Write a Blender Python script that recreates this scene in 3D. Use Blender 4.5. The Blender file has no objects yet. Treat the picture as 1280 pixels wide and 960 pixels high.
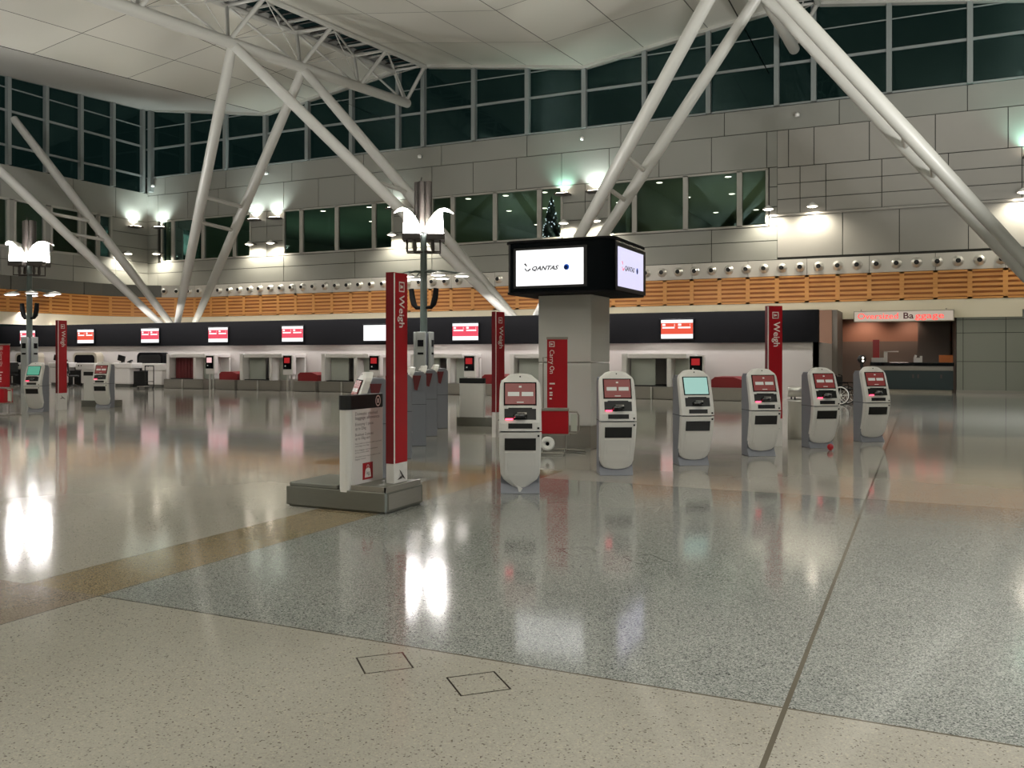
import bpy, math, random
from mathutils import Vector, Matrix
PI = math.pi
rnd = random.Random(7)
scn = bpy.context.scene
C = scn.collection
EYE = 1.65
YAW = math.radians(25)

# ------------------------------------------------------------------ materials
def new_mat(name):
    m = bpy.data.materials.new(name); m.use_nodes = True
    return m, m.node_tree.nodes, m.node_tree.links, m.node_tree.nodes['Principled BSDF']
def lin(c):
    return tuple(((v/255)/12.92 if v/255 <= .04045 else ((v/255+.055)/1.055)**2.4) for v in c)+(1,)
def mat(name, col, rough=.5, metal=0, emit=0, spec=.5, coat=0, noise=0, nscale=6, ecol=None):
    m, n, l, b = new_mat(name)
    c = lin(col)
    b.inputs['Base Color'].default_value = c
    b.inputs['Roughness'].default_value = rough
    b.inputs['Metallic'].default_value = metal
    b.inputs['Specular IOR Level'].default_value = spec
    b.inputs['Coat Weight'].default_value = coat
    if emit:
        b.inputs['Emission Color'].default_value = lin(ecol or col); b.inputs['Emission Strength'].default_value = emit
    if noise:
        tc = n.new('ShaderNodeTexCoord'); t = n.new('ShaderNodeTexNoise'); t.inputs['Scale'].default_value = nscale
        l.new(tc.outputs['Object'], t.inputs['Vector'])
        r = n.new('ShaderNodeMapRange'); r.inputs['To Min'].default_value = 1-noise; r.inputs['To Max'].default_value = 1+noise
        l.new(t.outputs['Fac'], r.inputs['Value'])
        mx = n.new('ShaderNodeVectorMath'); mx.operation = 'SCALE'; mx.inputs[0].default_value = c[:3]
        l.new(r.outputs[0], mx.inputs['Scale']); l.new(mx.outputs[0], b.inputs['Base Color'])
    return m
class G:
    """tiny node calculator"""
    def __init__(s, m): s.t = m.node_tree; s.n = s.t.nodes; s.l = s.t.links
    def put(s, sock, v):
        if isinstance(v, (int, float)): sock.default_value = v
        elif isinstance(v, tuple): sock.default_value = v
        else: s.l.new(v, sock)
    def m(s, op, a, b=0, c=0):
        x = s.n.new('ShaderNodeMath'); x.operation = op
        s.put(x.inputs[0], a); s.put(x.inputs[1], b); s.put(x.inputs[2], c); return x.outputs[0]
    def gt(s, a, b): return s.m('GREATER_THAN', a, b)
    def lt(s, a, b): return s.m('LESS_THAN', a, b)
    def box(s, v, lo, hi): return s.m('MULTIPLY', s.gt(v, lo), s.lt(v, hi))
    def mix(s, f, a, b):
        x = s.n.new('ShaderNodeMix'); x.data_type = 'RGBA'
        s.put(x.inputs[0], f); s.put(x.inputs[6], a); s.put(x.inputs[7], b); return x.outputs[2]
    def obj(s):
        tc = s.n.new('ShaderNodeTexCoord'); sp = s.n.new('ShaderNodeSeparateXYZ'); s.l.new(tc.outputs['Object'], sp.inputs[0])
        return tc.outputs['Object'], sp.outputs[0], sp.outputs[1], sp.outputs[2]
    def noise(s, v, scale, detail=2):
        x = s.n.new('ShaderNodeTexNoise'); s.l.new(v, x.inputs['Vector']); x.inputs['Scale'].default_value = scale; x.inputs['Detail'].default_value = detail
        return x.outputs['Fac']
    def vor(s, v, scale):
        x = s.n.new('ShaderNodeTexVoronoi'); s.l.new(v, x.inputs['Vector']); x.inputs['Scale'].default_value = scale
        sp = s.n.new('ShaderNodeSeparateColor'); s.l.new(x.outputs['Color'], sp.inputs[0]); return sp.outputs[0], sp.outputs[1]
    def seam(s, v, period, w):      # 1 on a thin line at multiples of period
        a = s.m('ABSOLUTE', s.m('SUBTRACT', s.m('FLOORED_MODULO', s.m('ADD', v, period/2), period), period/2))
        return s.lt(a, w)

def floor_material():
    m, n, l, b = new_mat('terrazzo floor'); g = G(m)
    v, x, y, z = g.obj()
    c1, c2 = g.vor(v, 150); d1, d2 = g.vor(v, 125)
    big = g.noise(v, .55, 3)
    cream = g.mix(g.lt(c1, .2), lin((151, 147, 136)), lin((141, 136, 125)))
    cream = g.mix(g.lt(d1, .035), cream, lin((98, 91, 82)))
    cream = g.mix(g.gt(d2, .93), cream, lin((162, 156, 141)))
    grey = g.mix(g.lt(c1, .36), lin((132, 134, 128)), lin((102, 104, 100)))
    grey = g.mix(g.gt(c2, .76), grey, lin((156, 156, 150)))
    grey = g.mix(g.lt(d1, .07), grey, lin((76, 78, 76)))
    brown = g.mix(g.lt(c1, .35), lin((134, 120, 94)), lin((112, 97, 74)))
    brown = g.mix(g.gt(c2, .85), brown, lin((152, 140, 116)))
    dark = g.mix(g.lt(c1, .35), lin((136, 124, 108)), lin((112, 100, 88)))
    tan = g.mix(g.lt(c1, .2), lin((156, 152, 143)), lin((140, 136, 127)))
    M = lambda a, b_: g.m('MULTIPLY', a, b_)
    col = cream
    col = g.mix(M(g.gt(x, -5.1), g.gt(y, 10.8)), col, tan)
    col = g.mix(M(g.gt(x, -5.1), g.box(y, 4.26, 10.8)), col, grey)
    col = g.mix(M(g.box(x, -5.85, -5.1), g.box(y, 4.26, 11.6)), col, brown)
    col = g.mix(M(g.box(x, -6.9, -5.1), g.box(y, 3.2, 4.26)), col, dark)
    col = g.mix(M(g.lt(x, -5.1), g.box(y, 11.6, 14.6)), col, grey)
    col = g.mix(M(g.box(x, -8.5, -4.6), g.box(y, 10.8, 11.6)), col, brown)
    col = g.mix(M(g.gt(x, -.58), g.gt(y, 20.0)), col, grey)
    col = g.mix(g.box(y, 24.8, 27.4), col, grey)
    # thin dark joints between the fields
    j = g.m('MAXIMUM', g.box(x, -.592, -.568), M(g.gt(x, -5.1), g.box(y, 4.252, 4.268)))
    j = g.m('MAXIMUM', j, M(g.gt(x, -5.85), g.box(y, 10.79, 10.81)))
    j = g.m('MAXIMUM', j, M(g.lt(y, 11.6), g.box(x, -5.105, -5.095)))
    j = g.m('MAXIMUM', j, M(g.lt(y, 11.6), g.box(x, -5.855, -5.845)))
    j = g.m('MAXIMUM', j, g.box(x, 8.0, 8.02))
    col = g.mix(j, col, lin((92, 86, 74)))
    # square access covers, outlined, turned 45 degrees
    for cx, cy in ((-2.61, 3.98), (-2.02, 3.93), (-2.61, 6.93), (-2.03, 6.88)):
        a = g.m('ADD', g.m('ABSOLUTE', g.m('SUBTRACT', x, cx)), g.m('ABSOLUTE', g.m('SUBTRACT', y, cy)))
        col = g.mix(g.box(a, .172, .186), col, lin((48, 40, 32)))
    sc = g.n.new('ShaderNodeVectorMath'); sc.operation = 'SCALE'
    g.l.new(col, sc.inputs[0]); g.l.new(g.m('ADD', g.m('MULTIPLY', big, .3), .85), sc.inputs['Scale'])
    g.l.new(sc.outputs[0], b.inputs['Base Color'])
    g.l.new(g.m('ADD', g.m('MULTIPLY', g.noise(v, 3, 3), .045), .072), b.inputs['Roughness'])
    b.inputs['Specular IOR Level'].default_value = .55
    bp = g.n.new('ShaderNodeBump'); bp.inputs['Strength'].default_value = .035; bp.inputs['Distance'].default_value = .02
    g.l.new(g.noise(v, 1.6, 2), bp.inputs['Height']); g.l.new(bp.outputs[0], b.inputs['Normal'])
    return m
def ceiling_material():
    m, n, l, b = new_mat('satin ceiling panels'); g = G(m); v, x, y, z = g.obj()
    s = g.m('MAXIMUM', g.seam(x, 3.1, .022), g.seam(g.m('SUBTRACT', y, 36.4), 5.1, .022))
    px = g.m('FLOOR', g.m('DIVIDE', x, 3.1)); py = g.m('FLOOR', g.m('DIVIDE', g.m('SUBTRACT', y, 36.4), 5.1))
    t = g.m('FRACT', g.m('MULTIPLY', g.m('SINE', g.m('ADD', g.m('MULTIPLY', px, 12.9), g.m('MULTIPLY', py, 78.2))), 43.5))
    col = g.mix(t, lin((192, 191, 180)), lin((202, 200, 190)))
    col = g.mix(s, col, lin((60, 58, 54)))
    g.l.new(col, b.inputs['Base Color']); b.inputs['Roughness'].default_value = .33; b.inputs['Metallic'].default_value = .15
    return m
def glass_material(name, tint, dark=.75):
    m, n, l, b = new_mat(name); g = G(m)
    out = n['Material Output']; n.remove(b)
    gl = n.new('ShaderNodeBsdfGlossy'); gl.inputs['Roughness'].default_value = 0; gl.inputs['Color'].default_value = lin((120, 150, 145))
    tr = n.new('ShaderNodeBsdfTransparent'); tr.inputs['Color'].default_value = tint
    fr = n.new('ShaderNodeFresnel'); fr.inputs['IOR'].default_value = 1.5
    mx = n.new('ShaderNodeMixShader'); l.new(g.m('ADD', g.m('MULTIPLY', fr.outputs[0], 1.0), .03), mx.inputs[0])
    l.new(tr.outputs[0], mx.inputs[1]); l.new(gl.outputs[0], mx.inputs[2]); l.new(mx.outputs[0], out.inputs[0])
    return m
def brushed(name, col, rough=.35, metal=.8):
    m, n, l, b = new_mat(name); g = G(m)
    tc = n.new('ShaderNodeTexCoord'); mp = n.new('ShaderNodeMapping'); mp.inputs['Scale'].default_value = (2, 2, 60)
    l.new(tc.outputs['Object'], mp.inputs[0])
    nz = g.noise(mp.outputs[0], 5, 2)
    c = lin(col)
    col_ = g.mix(nz, tuple(v*.85 for v in c[:3])+(1,), tuple(v*1.1 for v in c[:3])+(1,))
    l.new(col_, b.inputs['Base Color']); b.inputs['Roughness'].default_value = rough; b.inputs['Metallic'].default_value = metal
    return m
def timber_material():
    m, n, l, b = new_mat('honey timber'); g = G(m)
    tc = n.new('ShaderNodeTexCoord'); mp = n.new('ShaderNodeMapping'); mp.inputs['Scale'].default_value = (.6, .6, 14)
    l.new(tc.outputs['Object'], mp.inputs[0]); nz = g.noise(mp.outputs[0], 3, 4)
    l.new(g.mix(nz, lin((204, 136, 66)), lin((228, 168, 98))), b.inputs['Base Color']); b.inputs['Roughness'].default_value = .45
    return m
M = {}
M['floor'] = floor_material(); M['ceil'] = ceiling_material(); M['timber'] = timber_material()
M['glass_up'] = glass_material('tinted clerestory glass', (.55, .75, .7, 1))
M['glass_mid'] = glass_material('tinted office glass', (.6, .72, .66, 1))
M['timber_dark'] = mat('timber groove', (172, 106, 52), .6)
M['panel'] = mat('grey wall panel', (138, 138, 131), .42, noise=.03, nscale=.4)
M['panel_low'] = mat('pale wall panel', (150, 147, 140), .42, noise=.03, nscale=.4)
M['panel_grey'] = mat('green grey lower panel', (136, 138, 128), .35)
M['joint'] = mat('panel joint', (58, 58, 54), .8)
M['mull'] = mat('mullion paint', (132, 138, 136), .45, .1)
M['frame'] = mat('pale window frame', (158, 156, 148), .45)
M['steelwhite'] = mat('white painted steel', (174, 173, 166), .42)
M['louvre'] = mat('dark skylight louvre', (62, 60, 56), .7)
M['cream'] = mat('cream plaster', (234, 224, 200), .6)
M['strip'] = mat('pale metal nozzle strip', (196, 192, 184), .4, .1)
M['strip_dark'] = mat('dark grey upstand', (92, 92, 86), .5)
M['chrome'] = mat('polished chrome', (224, 222, 216), .28, .75)
M['black'] = mat('matt black', (8, 8, 8), .5)
M['matte'] = mat('soot black', (3, 3, 3), .8, spec=.2)
M['blackgloss'] = mat('gloss black', (14, 15, 18), .12, coat=.6)
M['charcoal'] = mat('charcoal bulkhead', (9, 9, 12), .8, spec=.15)
M['white'] = mat('white laminate', (216, 212, 208), .4)
M['whitewall'] = mat('white check-in wall', (196, 190, 186), .35, noise=.02, nscale=.7)
M['shell'] = mat('off white moulded shell', (216, 214, 210), .35)
M['kgrey'] = mat('blue grey kiosk body', (120, 122, 130), .5)
M['steel'] = brushed('brushed stainless steel', (158, 153, 144), .34, .55)
M['plinth'] = brushed('dull steel plinth', (122, 121, 112), .4, .5)
M['plate'] = mat('grey rubber scale mat', (104, 104, 96), .55)
M['red'] = mat('signal red', (166, 14, 28), .32)
M['reddark'] = mat('deep red', (112, 8, 20), .35)
M['maroon'] = mat('maroon curtain', (92, 26, 28), .6)
M['redcover'] = mat('red belt cover', (128, 22, 26), .5)
M['column'] = mat('enamel column cladding', (202, 200, 196), .35, .05)
M['pole'] = mat('grey green pole', (84, 94, 90), .4, .2)
M['lampbody'] = mat('dark lamp housing', (64, 58, 54), .5)
M['teal'] = mat('dark teal counter', (42, 58, 60), .4)
M['alcove'] = mat('pinkish brown wall', (150, 112, 92), .6)
M['alcovelow'] = mat('grey brown wall', (112, 104, 96), .5)
M['orange'] = mat('orange carton', (186, 104, 44), .6)
M['text_dark'] = mat('dark lettering', (56, 50, 48), .5)
M['text_grey'] = mat('grey lettering', (84, 72, 70), .5)
M['text_white'] = mat('white lettering', (232, 226, 220), .5)
M['room'] = mat('dim office interior', (120, 128, 106), .8)
M['dish'] = mat('white reflector', (236, 234, 230), .4)
M['beige'] = mat('beige moulding', (176, 168, 150), .45)
M['smoke'] = mat('smoked panel', (168, 172, 162), .3)
M['insert'] = mat('pale green grey insert', (190, 196, 184), .45)
def screen(name, col, e): return mat(name, (8, 8, 8), .2, emit=e, ecol=col)
M['s_white'] = screen('lit white display', (255, 255, 255), 1.05)
M['s_lilac'] = screen('lit lilac display', (225, 222, 255), .85)
M['s_red'] = screen('lit red display', (240, 84, 104), .9)
M['s_orange'] = screen('lit orange red display', (235, 88, 66), .9)
M['s_term'] = screen('small terminal display', (190, 44, 46), .6)
M['s_pink'] = screen('pinkish terminal display', (255, 205, 205), .8)
M['s_kred'] = screen('dim red kiosk display', (150, 70, 66), .42)
M['s_kbtn'] = screen('pale display button', (190, 190, 178), .62)
M['s_kcyan'] = screen('pale cyan kiosk display', (178, 226, 214), .62)
M['s_kgreen'] = screen('green kiosk display', (90, 180, 150), .6)
M['led'] = screen('red scanner glow', (255, 60, 90), 5)
M['s_blue'] = screen('blue globe on display', (20, 90, 200), .7)
M['s_navy'] = screen('navy globe shade on display', (10, 30, 80), .5)
M['s_ink'] = screen('dark lettering on display', (40, 42, 52), .6)
M['lens'] = screen('lit lamp lens', (255, 246, 246), 22)
M['glassglow'] = screen('glowing lamp glass', (255, 248, 246), 55)
M['spot'] = screen('small lit lamp', (255, 240, 220), 14)
M['spotmid'] = screen('lit dish lamp', (255, 246, 240), 7)
M['spotdim'] = screen('dim ceiling lamp', (255, 244, 225), 5)
M['basepanel'] = mat('grey post panel', (150, 152, 150), .4)
M['sign_lit'] = screen('sign face', (205, 190, 172), .62)
M['sign_red'] = screen('red lit lettering', (255, 66, 62), 1.5)
M['sign_dark'] = screen('unlit lettering', (110, 60, 62), .35)
M['cyan'] = screen('small cyan display', (60, 200, 230), 1.2)
M['tinsel'] = screen('tiny white tree lights', (235, 240, 255), 5)
M['tree'] = mat('dark artificial foliage', (16, 26, 24), .8)

# ------------------------------------------------------------------ geometry
class B:
    def __init__(s): s.v = []; s.f = []; s.mi = []; s.sm = []
    def add(s, vs, fs, m=0, smooth=False):
        o = len(s.v); s.v += [tuple(v) for v in vs]
        for f in fs: s.f.append(tuple(i+o for i in f)); s.mi.append(m); s.sm.append(smooth)
        return s
    def box(s, x0, x1, y0, y1, z0, z1, m=0):
        x0, x1 = min(x0, x1), max(x0, x1); y0, y1 = min(y0, y1), max(y0, y1)
        vs = [(x0,y0,z0),(x1,y0,z0),(x1,y1,z0),(x0,y1,z0),(x0,y0,z1),(x1,y0,z1),(x1,y1,z1),(x0,y1,z1)]
        return s.add(vs, [(0,3,2,1),(4,5,6,7),(0,1,5,4),(1,2,6,5),(2,3,7,6),(3,0,4,7)], m)
    def cbox(s, c, size, rot=None, m=0):
        hx, hy, hz = (a/2 for a in size); R = rot or Matrix.Identity(3)
        vs = [Vector(c)+R@Vector(p) for p in ((-hx,-hy,-hz),(hx,-hy,-hz),(hx,hy,-hz),(-hx,hy,-hz),(-hx,-hy,hz),(hx,-hy,hz),(hx,hy,hz),(-hx,hy,hz))]
        return s.add(vs, [(0,3,2,1),(4,5,6,7),(0,1,5,4),(1,2,6,5),(2,3,7,6),(3,0,4,7)], m)
    def tube(s, pts, r, n=12, m=0, cap=True, closed=False):
        pts = [Vector(p) for p in pts]; k = len(pts)
        rs = r if isinstance(r, (list, tuple)) else [r]*k
        d0 = (pts[1]-pts[0]).normalized()
        up = Vector((0,0,1)) if abs(d0.z) < .95 else Vector((1,0,0))
        ax = d0.cross(up).normalized(); vs = []
        for i, p in enumerate(pts):
            if closed: d = pts[(i+1) % k]-pts[i-1]
            else: d = pts[min(i+1,k-1)]-pts[max(i-1,0)]
            d.normalize(); ax = (ax-d*ax.dot(d)).normalized(); ay = d.cross(ax)
            for j in range(n):
                a = 2*PI*j/n; vs.append(p+(ax*math.cos(a)+ay*math.sin(a))*rs[i])
        fs = []
        for i in range(k if closed else k-1):
            i2 = (i+1) % k
            for j in range(n):
                j2 = (j+1) % n; fs.append((i*n+j, i*n+j2, i2*n+j2, i2*n+j))
        s.add(vs, fs, m, True)
        if cap and not closed:
            s.add(vs[:n], [tuple(range(n))[::-1]], m); s.add(vs[-n:], [tuple(range(n))], m)
        return s
    def lathe(s, prof, c=(0,0,0), axis=(0,0,1), n=20, m=0):
        A = Vector(axis).normalized(); q = Vector((0,0,1)).rotation_difference(A); c = Vector(c); vs = []
        for (r, h) in prof:
            for j in range(n):
                a = 2*PI*j/n; vs.append(c+q@Vector((r*math.cos(a), r*math.sin(a), h)))
        fs = [(i*n+j, i*n+(j+1) % n, (i+1)*n+(j+1) % n, (i+1)*n+j) for i in range(len(prof)-1) for j in range(n)]
        return s.add(vs, fs, m, True)
    def disc(s, c, r, axis=(0,0,1), n=20, m=0):
        A = Vector(axis).normalized(); q = Vector((0,0,1)).rotation_difference(A)
        vs = [Vector(c)+q@Vector((r*math.cos(2*PI*j/n), r*math.sin(2*PI*j/n), 0)) for j in range(n)]
        return s.add(vs, [tuple(range(n))], m)
    def prism(s, poly, fn, a, b, m=0):   # fn(p, t) -> xyz
        n = len(poly); vs = [fn(p, a) for p in poly]+[fn(p, b) for p in poly]
        fs = [tuple(range(n))[::-1], tuple(range(n, 2*n))]+[(i, (i+1) % n, n+(i+1) % n, n+i) for i in range(n)]
        return s.add(vs, fs, m)
    def poly(s, pts, m=0): return s.add(pts, [tuple(range(len(pts)))], m)
    def mesh(s, name, mats):
        me = bpy.data.meshes.new(name); me.from_pydata(s.v, [], s.f)
        for m in mats: me.materials.append(M[m])
        for p, i, sm in zip(me.polygons, s.mi, s.sm): p.material_index = i; p.use_smooth = sm
        import bmesh
        bm = bmesh.new(); bm.from_mesh(me); bmesh.ops.recalc_face_normals(bm, faces=bm.faces); bm.to_mesh(me); bm.free()
        return me
    def build(s, name, mats, parent=None, bevel=0, **kw):
        if isinstance(mats, str): mats = [mats]
        o = bpy.data.objects.new(name, s.mesh(name, mats)); C.objects.link(o)
        if parent: o.parent = parent
        if bevel:
            md = o.modifiers.new('bevel', 'BEVEL'); md.width = bevel; md.segments = 2; md.limit_method = 'ANGLE'; md.angle_limit = .6
        for k, v in kw.items(): o[k] = v
        return o
def structure(o): o['kind'] = 'structure'; return o
def thing(name, label, cat, loc=(0,0,0), rz=0, group=None):
    o = bpy.data.objects.new(name, None); C.objects.link(o); o.empty_display_size = .2
    o.location = loc; o.rotation_euler = (0, 0, rz); o['label'] = label; o['category'] = cat
    if group: o['group'] = group
    return o
def tag(o, label, cat, group=None):
    o['label'] = label; o['category'] = cat
    if group: o['group'] = group
    return o
def dup(root, loc, rz=None, label=None, group=None):
    def cp(o, par):
        c = o.copy(); C.objects.link(c); c.parent = par
        for ch in [x for x in kids.get(o.name, [])]: cp(ch, c)
        return c
    kids = {}
    for o in C.objects:
        if o.parent: kids.setdefault(o.parent.name, []).append(o)
    r = cp(root, None); r.location = loc
    if rz is not None: r.rotation_euler = (0, 0, rz)
    if label: r['label'] = label
    if group: r['group'] = group
    return r
def text_raw(body, size, shear=0, bold=0):
    cu = bpy.data.curves.new('t', 'FONT'); cu.body = body; cu.size = size; cu.shear = shear; cu.offset = bold; cu.resolution_u = 2
    o = bpy.data.objects.new('t', cu); C.objects.link(o)
    dg = bpy.context.evaluated_depsgraph_get(); me = bpy.data.meshes.new_from_object(o.evaluated_get(dg))
    vs = [v.co.copy() for v in me.vertices]; fs = [tuple(p.vertices) for p in me.polygons]
    bpy.data.objects.remove(o); bpy.data.curves.remove(cu); bpy.data.meshes.remove(me)
    return vs, fs
def text(b, body, size, org, xd, yd, m=0, shear=0, bold=0, fit=None):
    vs, fs = text_raw(body, size, shear, bold)
    org = Vector(org); xd = Vector(xd); yd = Vector(yd)
    k = 1
    if fit and vs: k = fit/max(v.x for v in vs)
    b.add([org+xd*v.x*k+yd*v.y for v in vs], fs, m)
    return b

# ------------------------------------------------------------------ the hall
WY, LX = 41.5, -45.3
MIDS = [-35.5, -15.3, 4.9]; TRUSS = [-25.4, -5.2, 15.0]
structure(B().poly([(-60,-30,0),(30,-30,0),(30,52,0),(-60,52,0)]).build('floor', 'floor'))
SL = .077
def zroof(y, drop=0): return 17.35-SL*(WY-y)-drop
ZMUL = 1.3
for mx in [-55.8]+MIDS:                     # folded ceiling shells, one per bay
    b = B(); ys = [-26+i*2.25 for i in range(31)]; ys[-1] = WY+.25; xs = [-9.05,-8.3,-6.2,-3.1,0,3.1,6.2,8.3,9.05]
    if mx == -35.5: xs = xs[4:]
    if mx < -50: continue
    vs = [(x, y, zroof(y)-ZMUL*(1-abs(x)/9.05)) for y in ys for x in xs]; nx = len(xs)
    b.add(vs, [(j*nx+i, j*nx+i+1, (j+1)*nx+i+1, (j+1)*nx+i) for j in range(len(ys)-1) for i in range(nx-1)])
    o = structure(b.build('ceiling', 'ceil')); o.location.x = mx
    md = o.modifiers.new('s', 'SOLIDIFY'); md.thickness = .12; md.offset = 1
# soffit edge trim following the shells along the glass head
b = B()
for mx in MIDS:
    for x0, x1 in ((-9.05, 0), (0, 9.05)):
        z0, z1 = [zroof(WY)-ZMUL*(1-abs(x)/9.05) for x in (x0, x1)]
        b.prism([(x0, z0-.16), (x1, z1-.16), (x1, z1+.02), (x0, z0+.02)], lambda p, t, mx=mx: (mx+p[0], t, p[1]), WY-.35, WY+.05)
structure(b.build('trim_1', 'steelwhite'))

# upper glazing on the long wall
zs, zt = 12.95, 17.5
b = B()
muls = []
for mx in [-35.5, -15.3, 4.9]:
    muls += [mx+3.1*k for k in (-3, -2, -1, 0, 1, 2, 3)]
muls = sorted(set(muls))
def zhead(x):
    for mx in [-55.8]+MIDS:
        if abs(x-mx) <= 9.05: return zroof(WY)-ZMUL*(1-abs(x-mx)/9.05)
    return zroof(WY)
MB_ = B()
for x in muls:
    if x > 13: continue
    MB_.box(x-.11, x+.11, WY-.28, WY+.02, zs, zhead(x)+.05)
MB_.box(LX+.35, LX+.6, WY-.3, WY, zs-.9, 17.2)
n = 0
xs = sorted([LX]+[x for x in muls if x < 13]+[13.5])
for a, c in zip(xs[:-1], xs[1:]):
    n += 1
    if c-a < .3: continue
    w = B().box(a, c, WY-.12, WY-.05, 14.76, 14.88)
    w.box(a, c, WY-.1, WY-.06, 16.12, 16.17)
    w.box(a, c, WY-.1, WY-.02, zs, zs+.08)
    fr = structure(w.build('window_%d' % n, 'mull'))
    B().poly([(a, WY, zs), (c, WY, zs), (c, WY, zt+.1), (a, WY, zt+.1)]).build('pane', 'glass_up', fr)
structure(MB_.build('trim_2', 'mull'))
# left wall glazing
lys = [41.0-2.28*k for k in range(0, 9)]
MB_ = B(); zl = 12.0
for y in lys: MB_.box(LX-.02, LX+.26, y-.1, y+.1, zl, 17.3-.055*(WY-y))
structure(MB_.build('trim_3', 'mull'))
for a, c in zip(lys[1:], lys[:-1]):
    n += 1
    w = B()
    for z, t in ((13.05, .06), (14.95, .06), (16.2, .03)): w.box(LX+.05, LX+.12, a, c, z-t, z+t)
    fr = structure(w.build('window_%d' % n, 'mull'))
    B().poly([(LX, a, zl), (LX, c, zl), (LX, c, 17.6), (LX, a, 17.6)]).build('pane', 'glass_up', fr)
# curved metal fascia over the left glazing, running out to the shell crease
b = B()
prof = [(LX-.2, 0), (LX+.5, .01), (LX+1.6, .03), (LX+3.2, .05), (LX+5.5, .05), (LX+7.6, .02), (LX+9.8, 0)]
ys = [-20+4.1*i for i in range(16)]; ys[-1] = WY-.1
vs = []
for y in ys:
    zw = 17.35-.055*(WY-y); zd = zroof(y)-ZMUL
    for i, (x, h) in enumerate(prof):
        t = (x-LX)/9.8; vs.append((x, y, zw*(1-t)+(zd)*t+h-.02))
k = len(prof)
b.add(vs, [(j*k+i, j*k+i+1, (j+1)*k+i+1, (j+1)*k+i) for j in range(len(ys)-1) for i in range(k-1)], 0, True)
M['fascia'] = mat('satin metal fascia', (186, 184, 178), .35, .1)
structure(b.build('trim_4', 'fascia'))

# panelled long wall
def panels(b, x0, x1, z0, z1, xs=(), zs_=(), y=WY, g=.018, m=0):
    xx = [x0]+[x for x in xs if x0+.05 < x < x1-.05]+[x1]; zz = [z0]+[z for z in sorted(zs_) if z0+.05 < z < z1-.05]+[z1]
    for a, c in zip(xx[:-1], xx[1:]):
        for d, e in zip(zz[:-1], zz[1:]): b.box(a+g, c-g, y-.03, y+.02, d+g, e-g, m)
b = B(); JX = [-15.3+2.525*(k+.5) for k in range(-14, 12)]; JX2 = JX[::2]
XR = 13.5
PIERS = [-45.6, -35.5, -25.4, -15.3, -5.2]
wins = []
for p in PIERS[:-1]:
    for u0, u1 in ((1.27, 2.5), (2.62, 5.02), (5.14, 7.55), (7.67, 8.85)):
        if p < -40 and u0 < 2: u0 = 1.6
        wins.append((p+u0, p+u1))
panels(b, LX, XR, 11.85, 12.95, [x+.6 for x in JX2])
panels(b, LX, -5.98, 10.2, 11.85, JX)
panels(b, LX, -5.98, 5.97, 7.5, JX2, [6.85])
for p in PIERS:
    x0, x1 = max(LX, p-1.2), p+1.22
    if p == -5.2: x0, x1 = -6.35, -5.98
    panels(b, x0, x1, 7.5, 10.2, [p], [9.3, 8.4])
structure(b.build('wall_back', ['panel']))
b = B()
RX = [-6.3, -5.0, -3.9, -1.6, 1.0, 3.7, 6.5, 9.3]
panels(b, -6.0, XR, 10.15, 11.85, [x-.5 for x in RX]); panels(b, -6.0, XR, 8.05, 10.15, RX, [8.7, 9.4])
panels(b, -6.0, XR, 6.05, 7.95, [-3.2, -.9, 1.75, 4.4, 7]); b.box(-6.3, XR, WY-.16, WY, 7.93, 8.03)
structure(b.build('wall_right', ['panel_low']))
# dark backing behind panel joints, in pieces around the windows
b = B()
b.box(LX-.3, XR, WY+.02, WY+.2, 10.15, 12.95); b.box(LX-.3, XR, WY+.02, WY+.2, 3.3, 7.55)
for p in PIERS[:-1]: b.box(max(LX-.3, p-1.25), p+1.27, WY+.02, WY+.2, 7.5, 10.2)
b.box(-6.4, XR, WY+.02, WY+.2, 7.5, 10.2)
structure(b.build('wall_backing', 'joint'))
for a, c in wins:
    n += 1; w = B()
    z0, z1, t = 7.55, 10.15, .06
    w.box(a-.05, c+.05, WY-.07, WY+.12, z0-.03, z0+t); w.box(a-.05, c+.05, WY-.07, WY+.12, z1-t, z1+.03)
    w.box(a-.06, a+t, WY-.07, WY+.12, z0, z1); w.box(c-t, c+.06, WY-.07, WY+.12, z0, z1)
    fr = structure(w.build('window_%d' % n, 'frame'))
    B().poly([(a, WY+.04, z0), (c, WY+.04, z0), (c, WY+.04, z1), (a, WY+.04, z1)]).build('pane', 'glass_mid', fr)
# office behind the middle windows
b = B(); b.poly([(-44, 62, 6.9), (2, 62, 6.9), (2, 62, 10.6), (-44, 62, 10.6)]); b.poly([(-44, WY+.25, 10.5), (2, WY+.25, 10.5), (2, 62, 10.5), (-44, 62, 10.5)])
b.poly([(-44, WY+.25, 7.3), (2, WY+.25, 7.3), (2, 62, 7.3), (-44, 62, 7.3)])
for x in (-44, -26, -13.2, 2): b.box(x-.1, x+.1, WY+.4, 62, 7.3, 10.5)
structure(b.build('wall_office', 'room'))
l0 = None
for i, (x, y) in enumerate([(x, y) for x in (-33, -30.5, -28, -23.5, -21, -18.5, -16, -11.8, -9.2, -6.8) for y in (44.2, 49, 55)]):
    x += .9*((i*37) % 7-3)/6
    if l0 is None:
        l0 = thing('ceiling_light', 'small round office downlight glowing behind the dark middle windows', 'ceiling light', (x, y, 10.5), 0, 'office downlights behind the middle windows')
        B().lathe([(.16, -.02), (.2, -.03), (.2, 0)], n=14).build('trim_ring', 'frame', l0)
        B().disc((0, 0, -.025), .16, n=14).build('diffuser', 'spotdim', l0)
    else: dup(l0, (x, y, 10.5))

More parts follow.
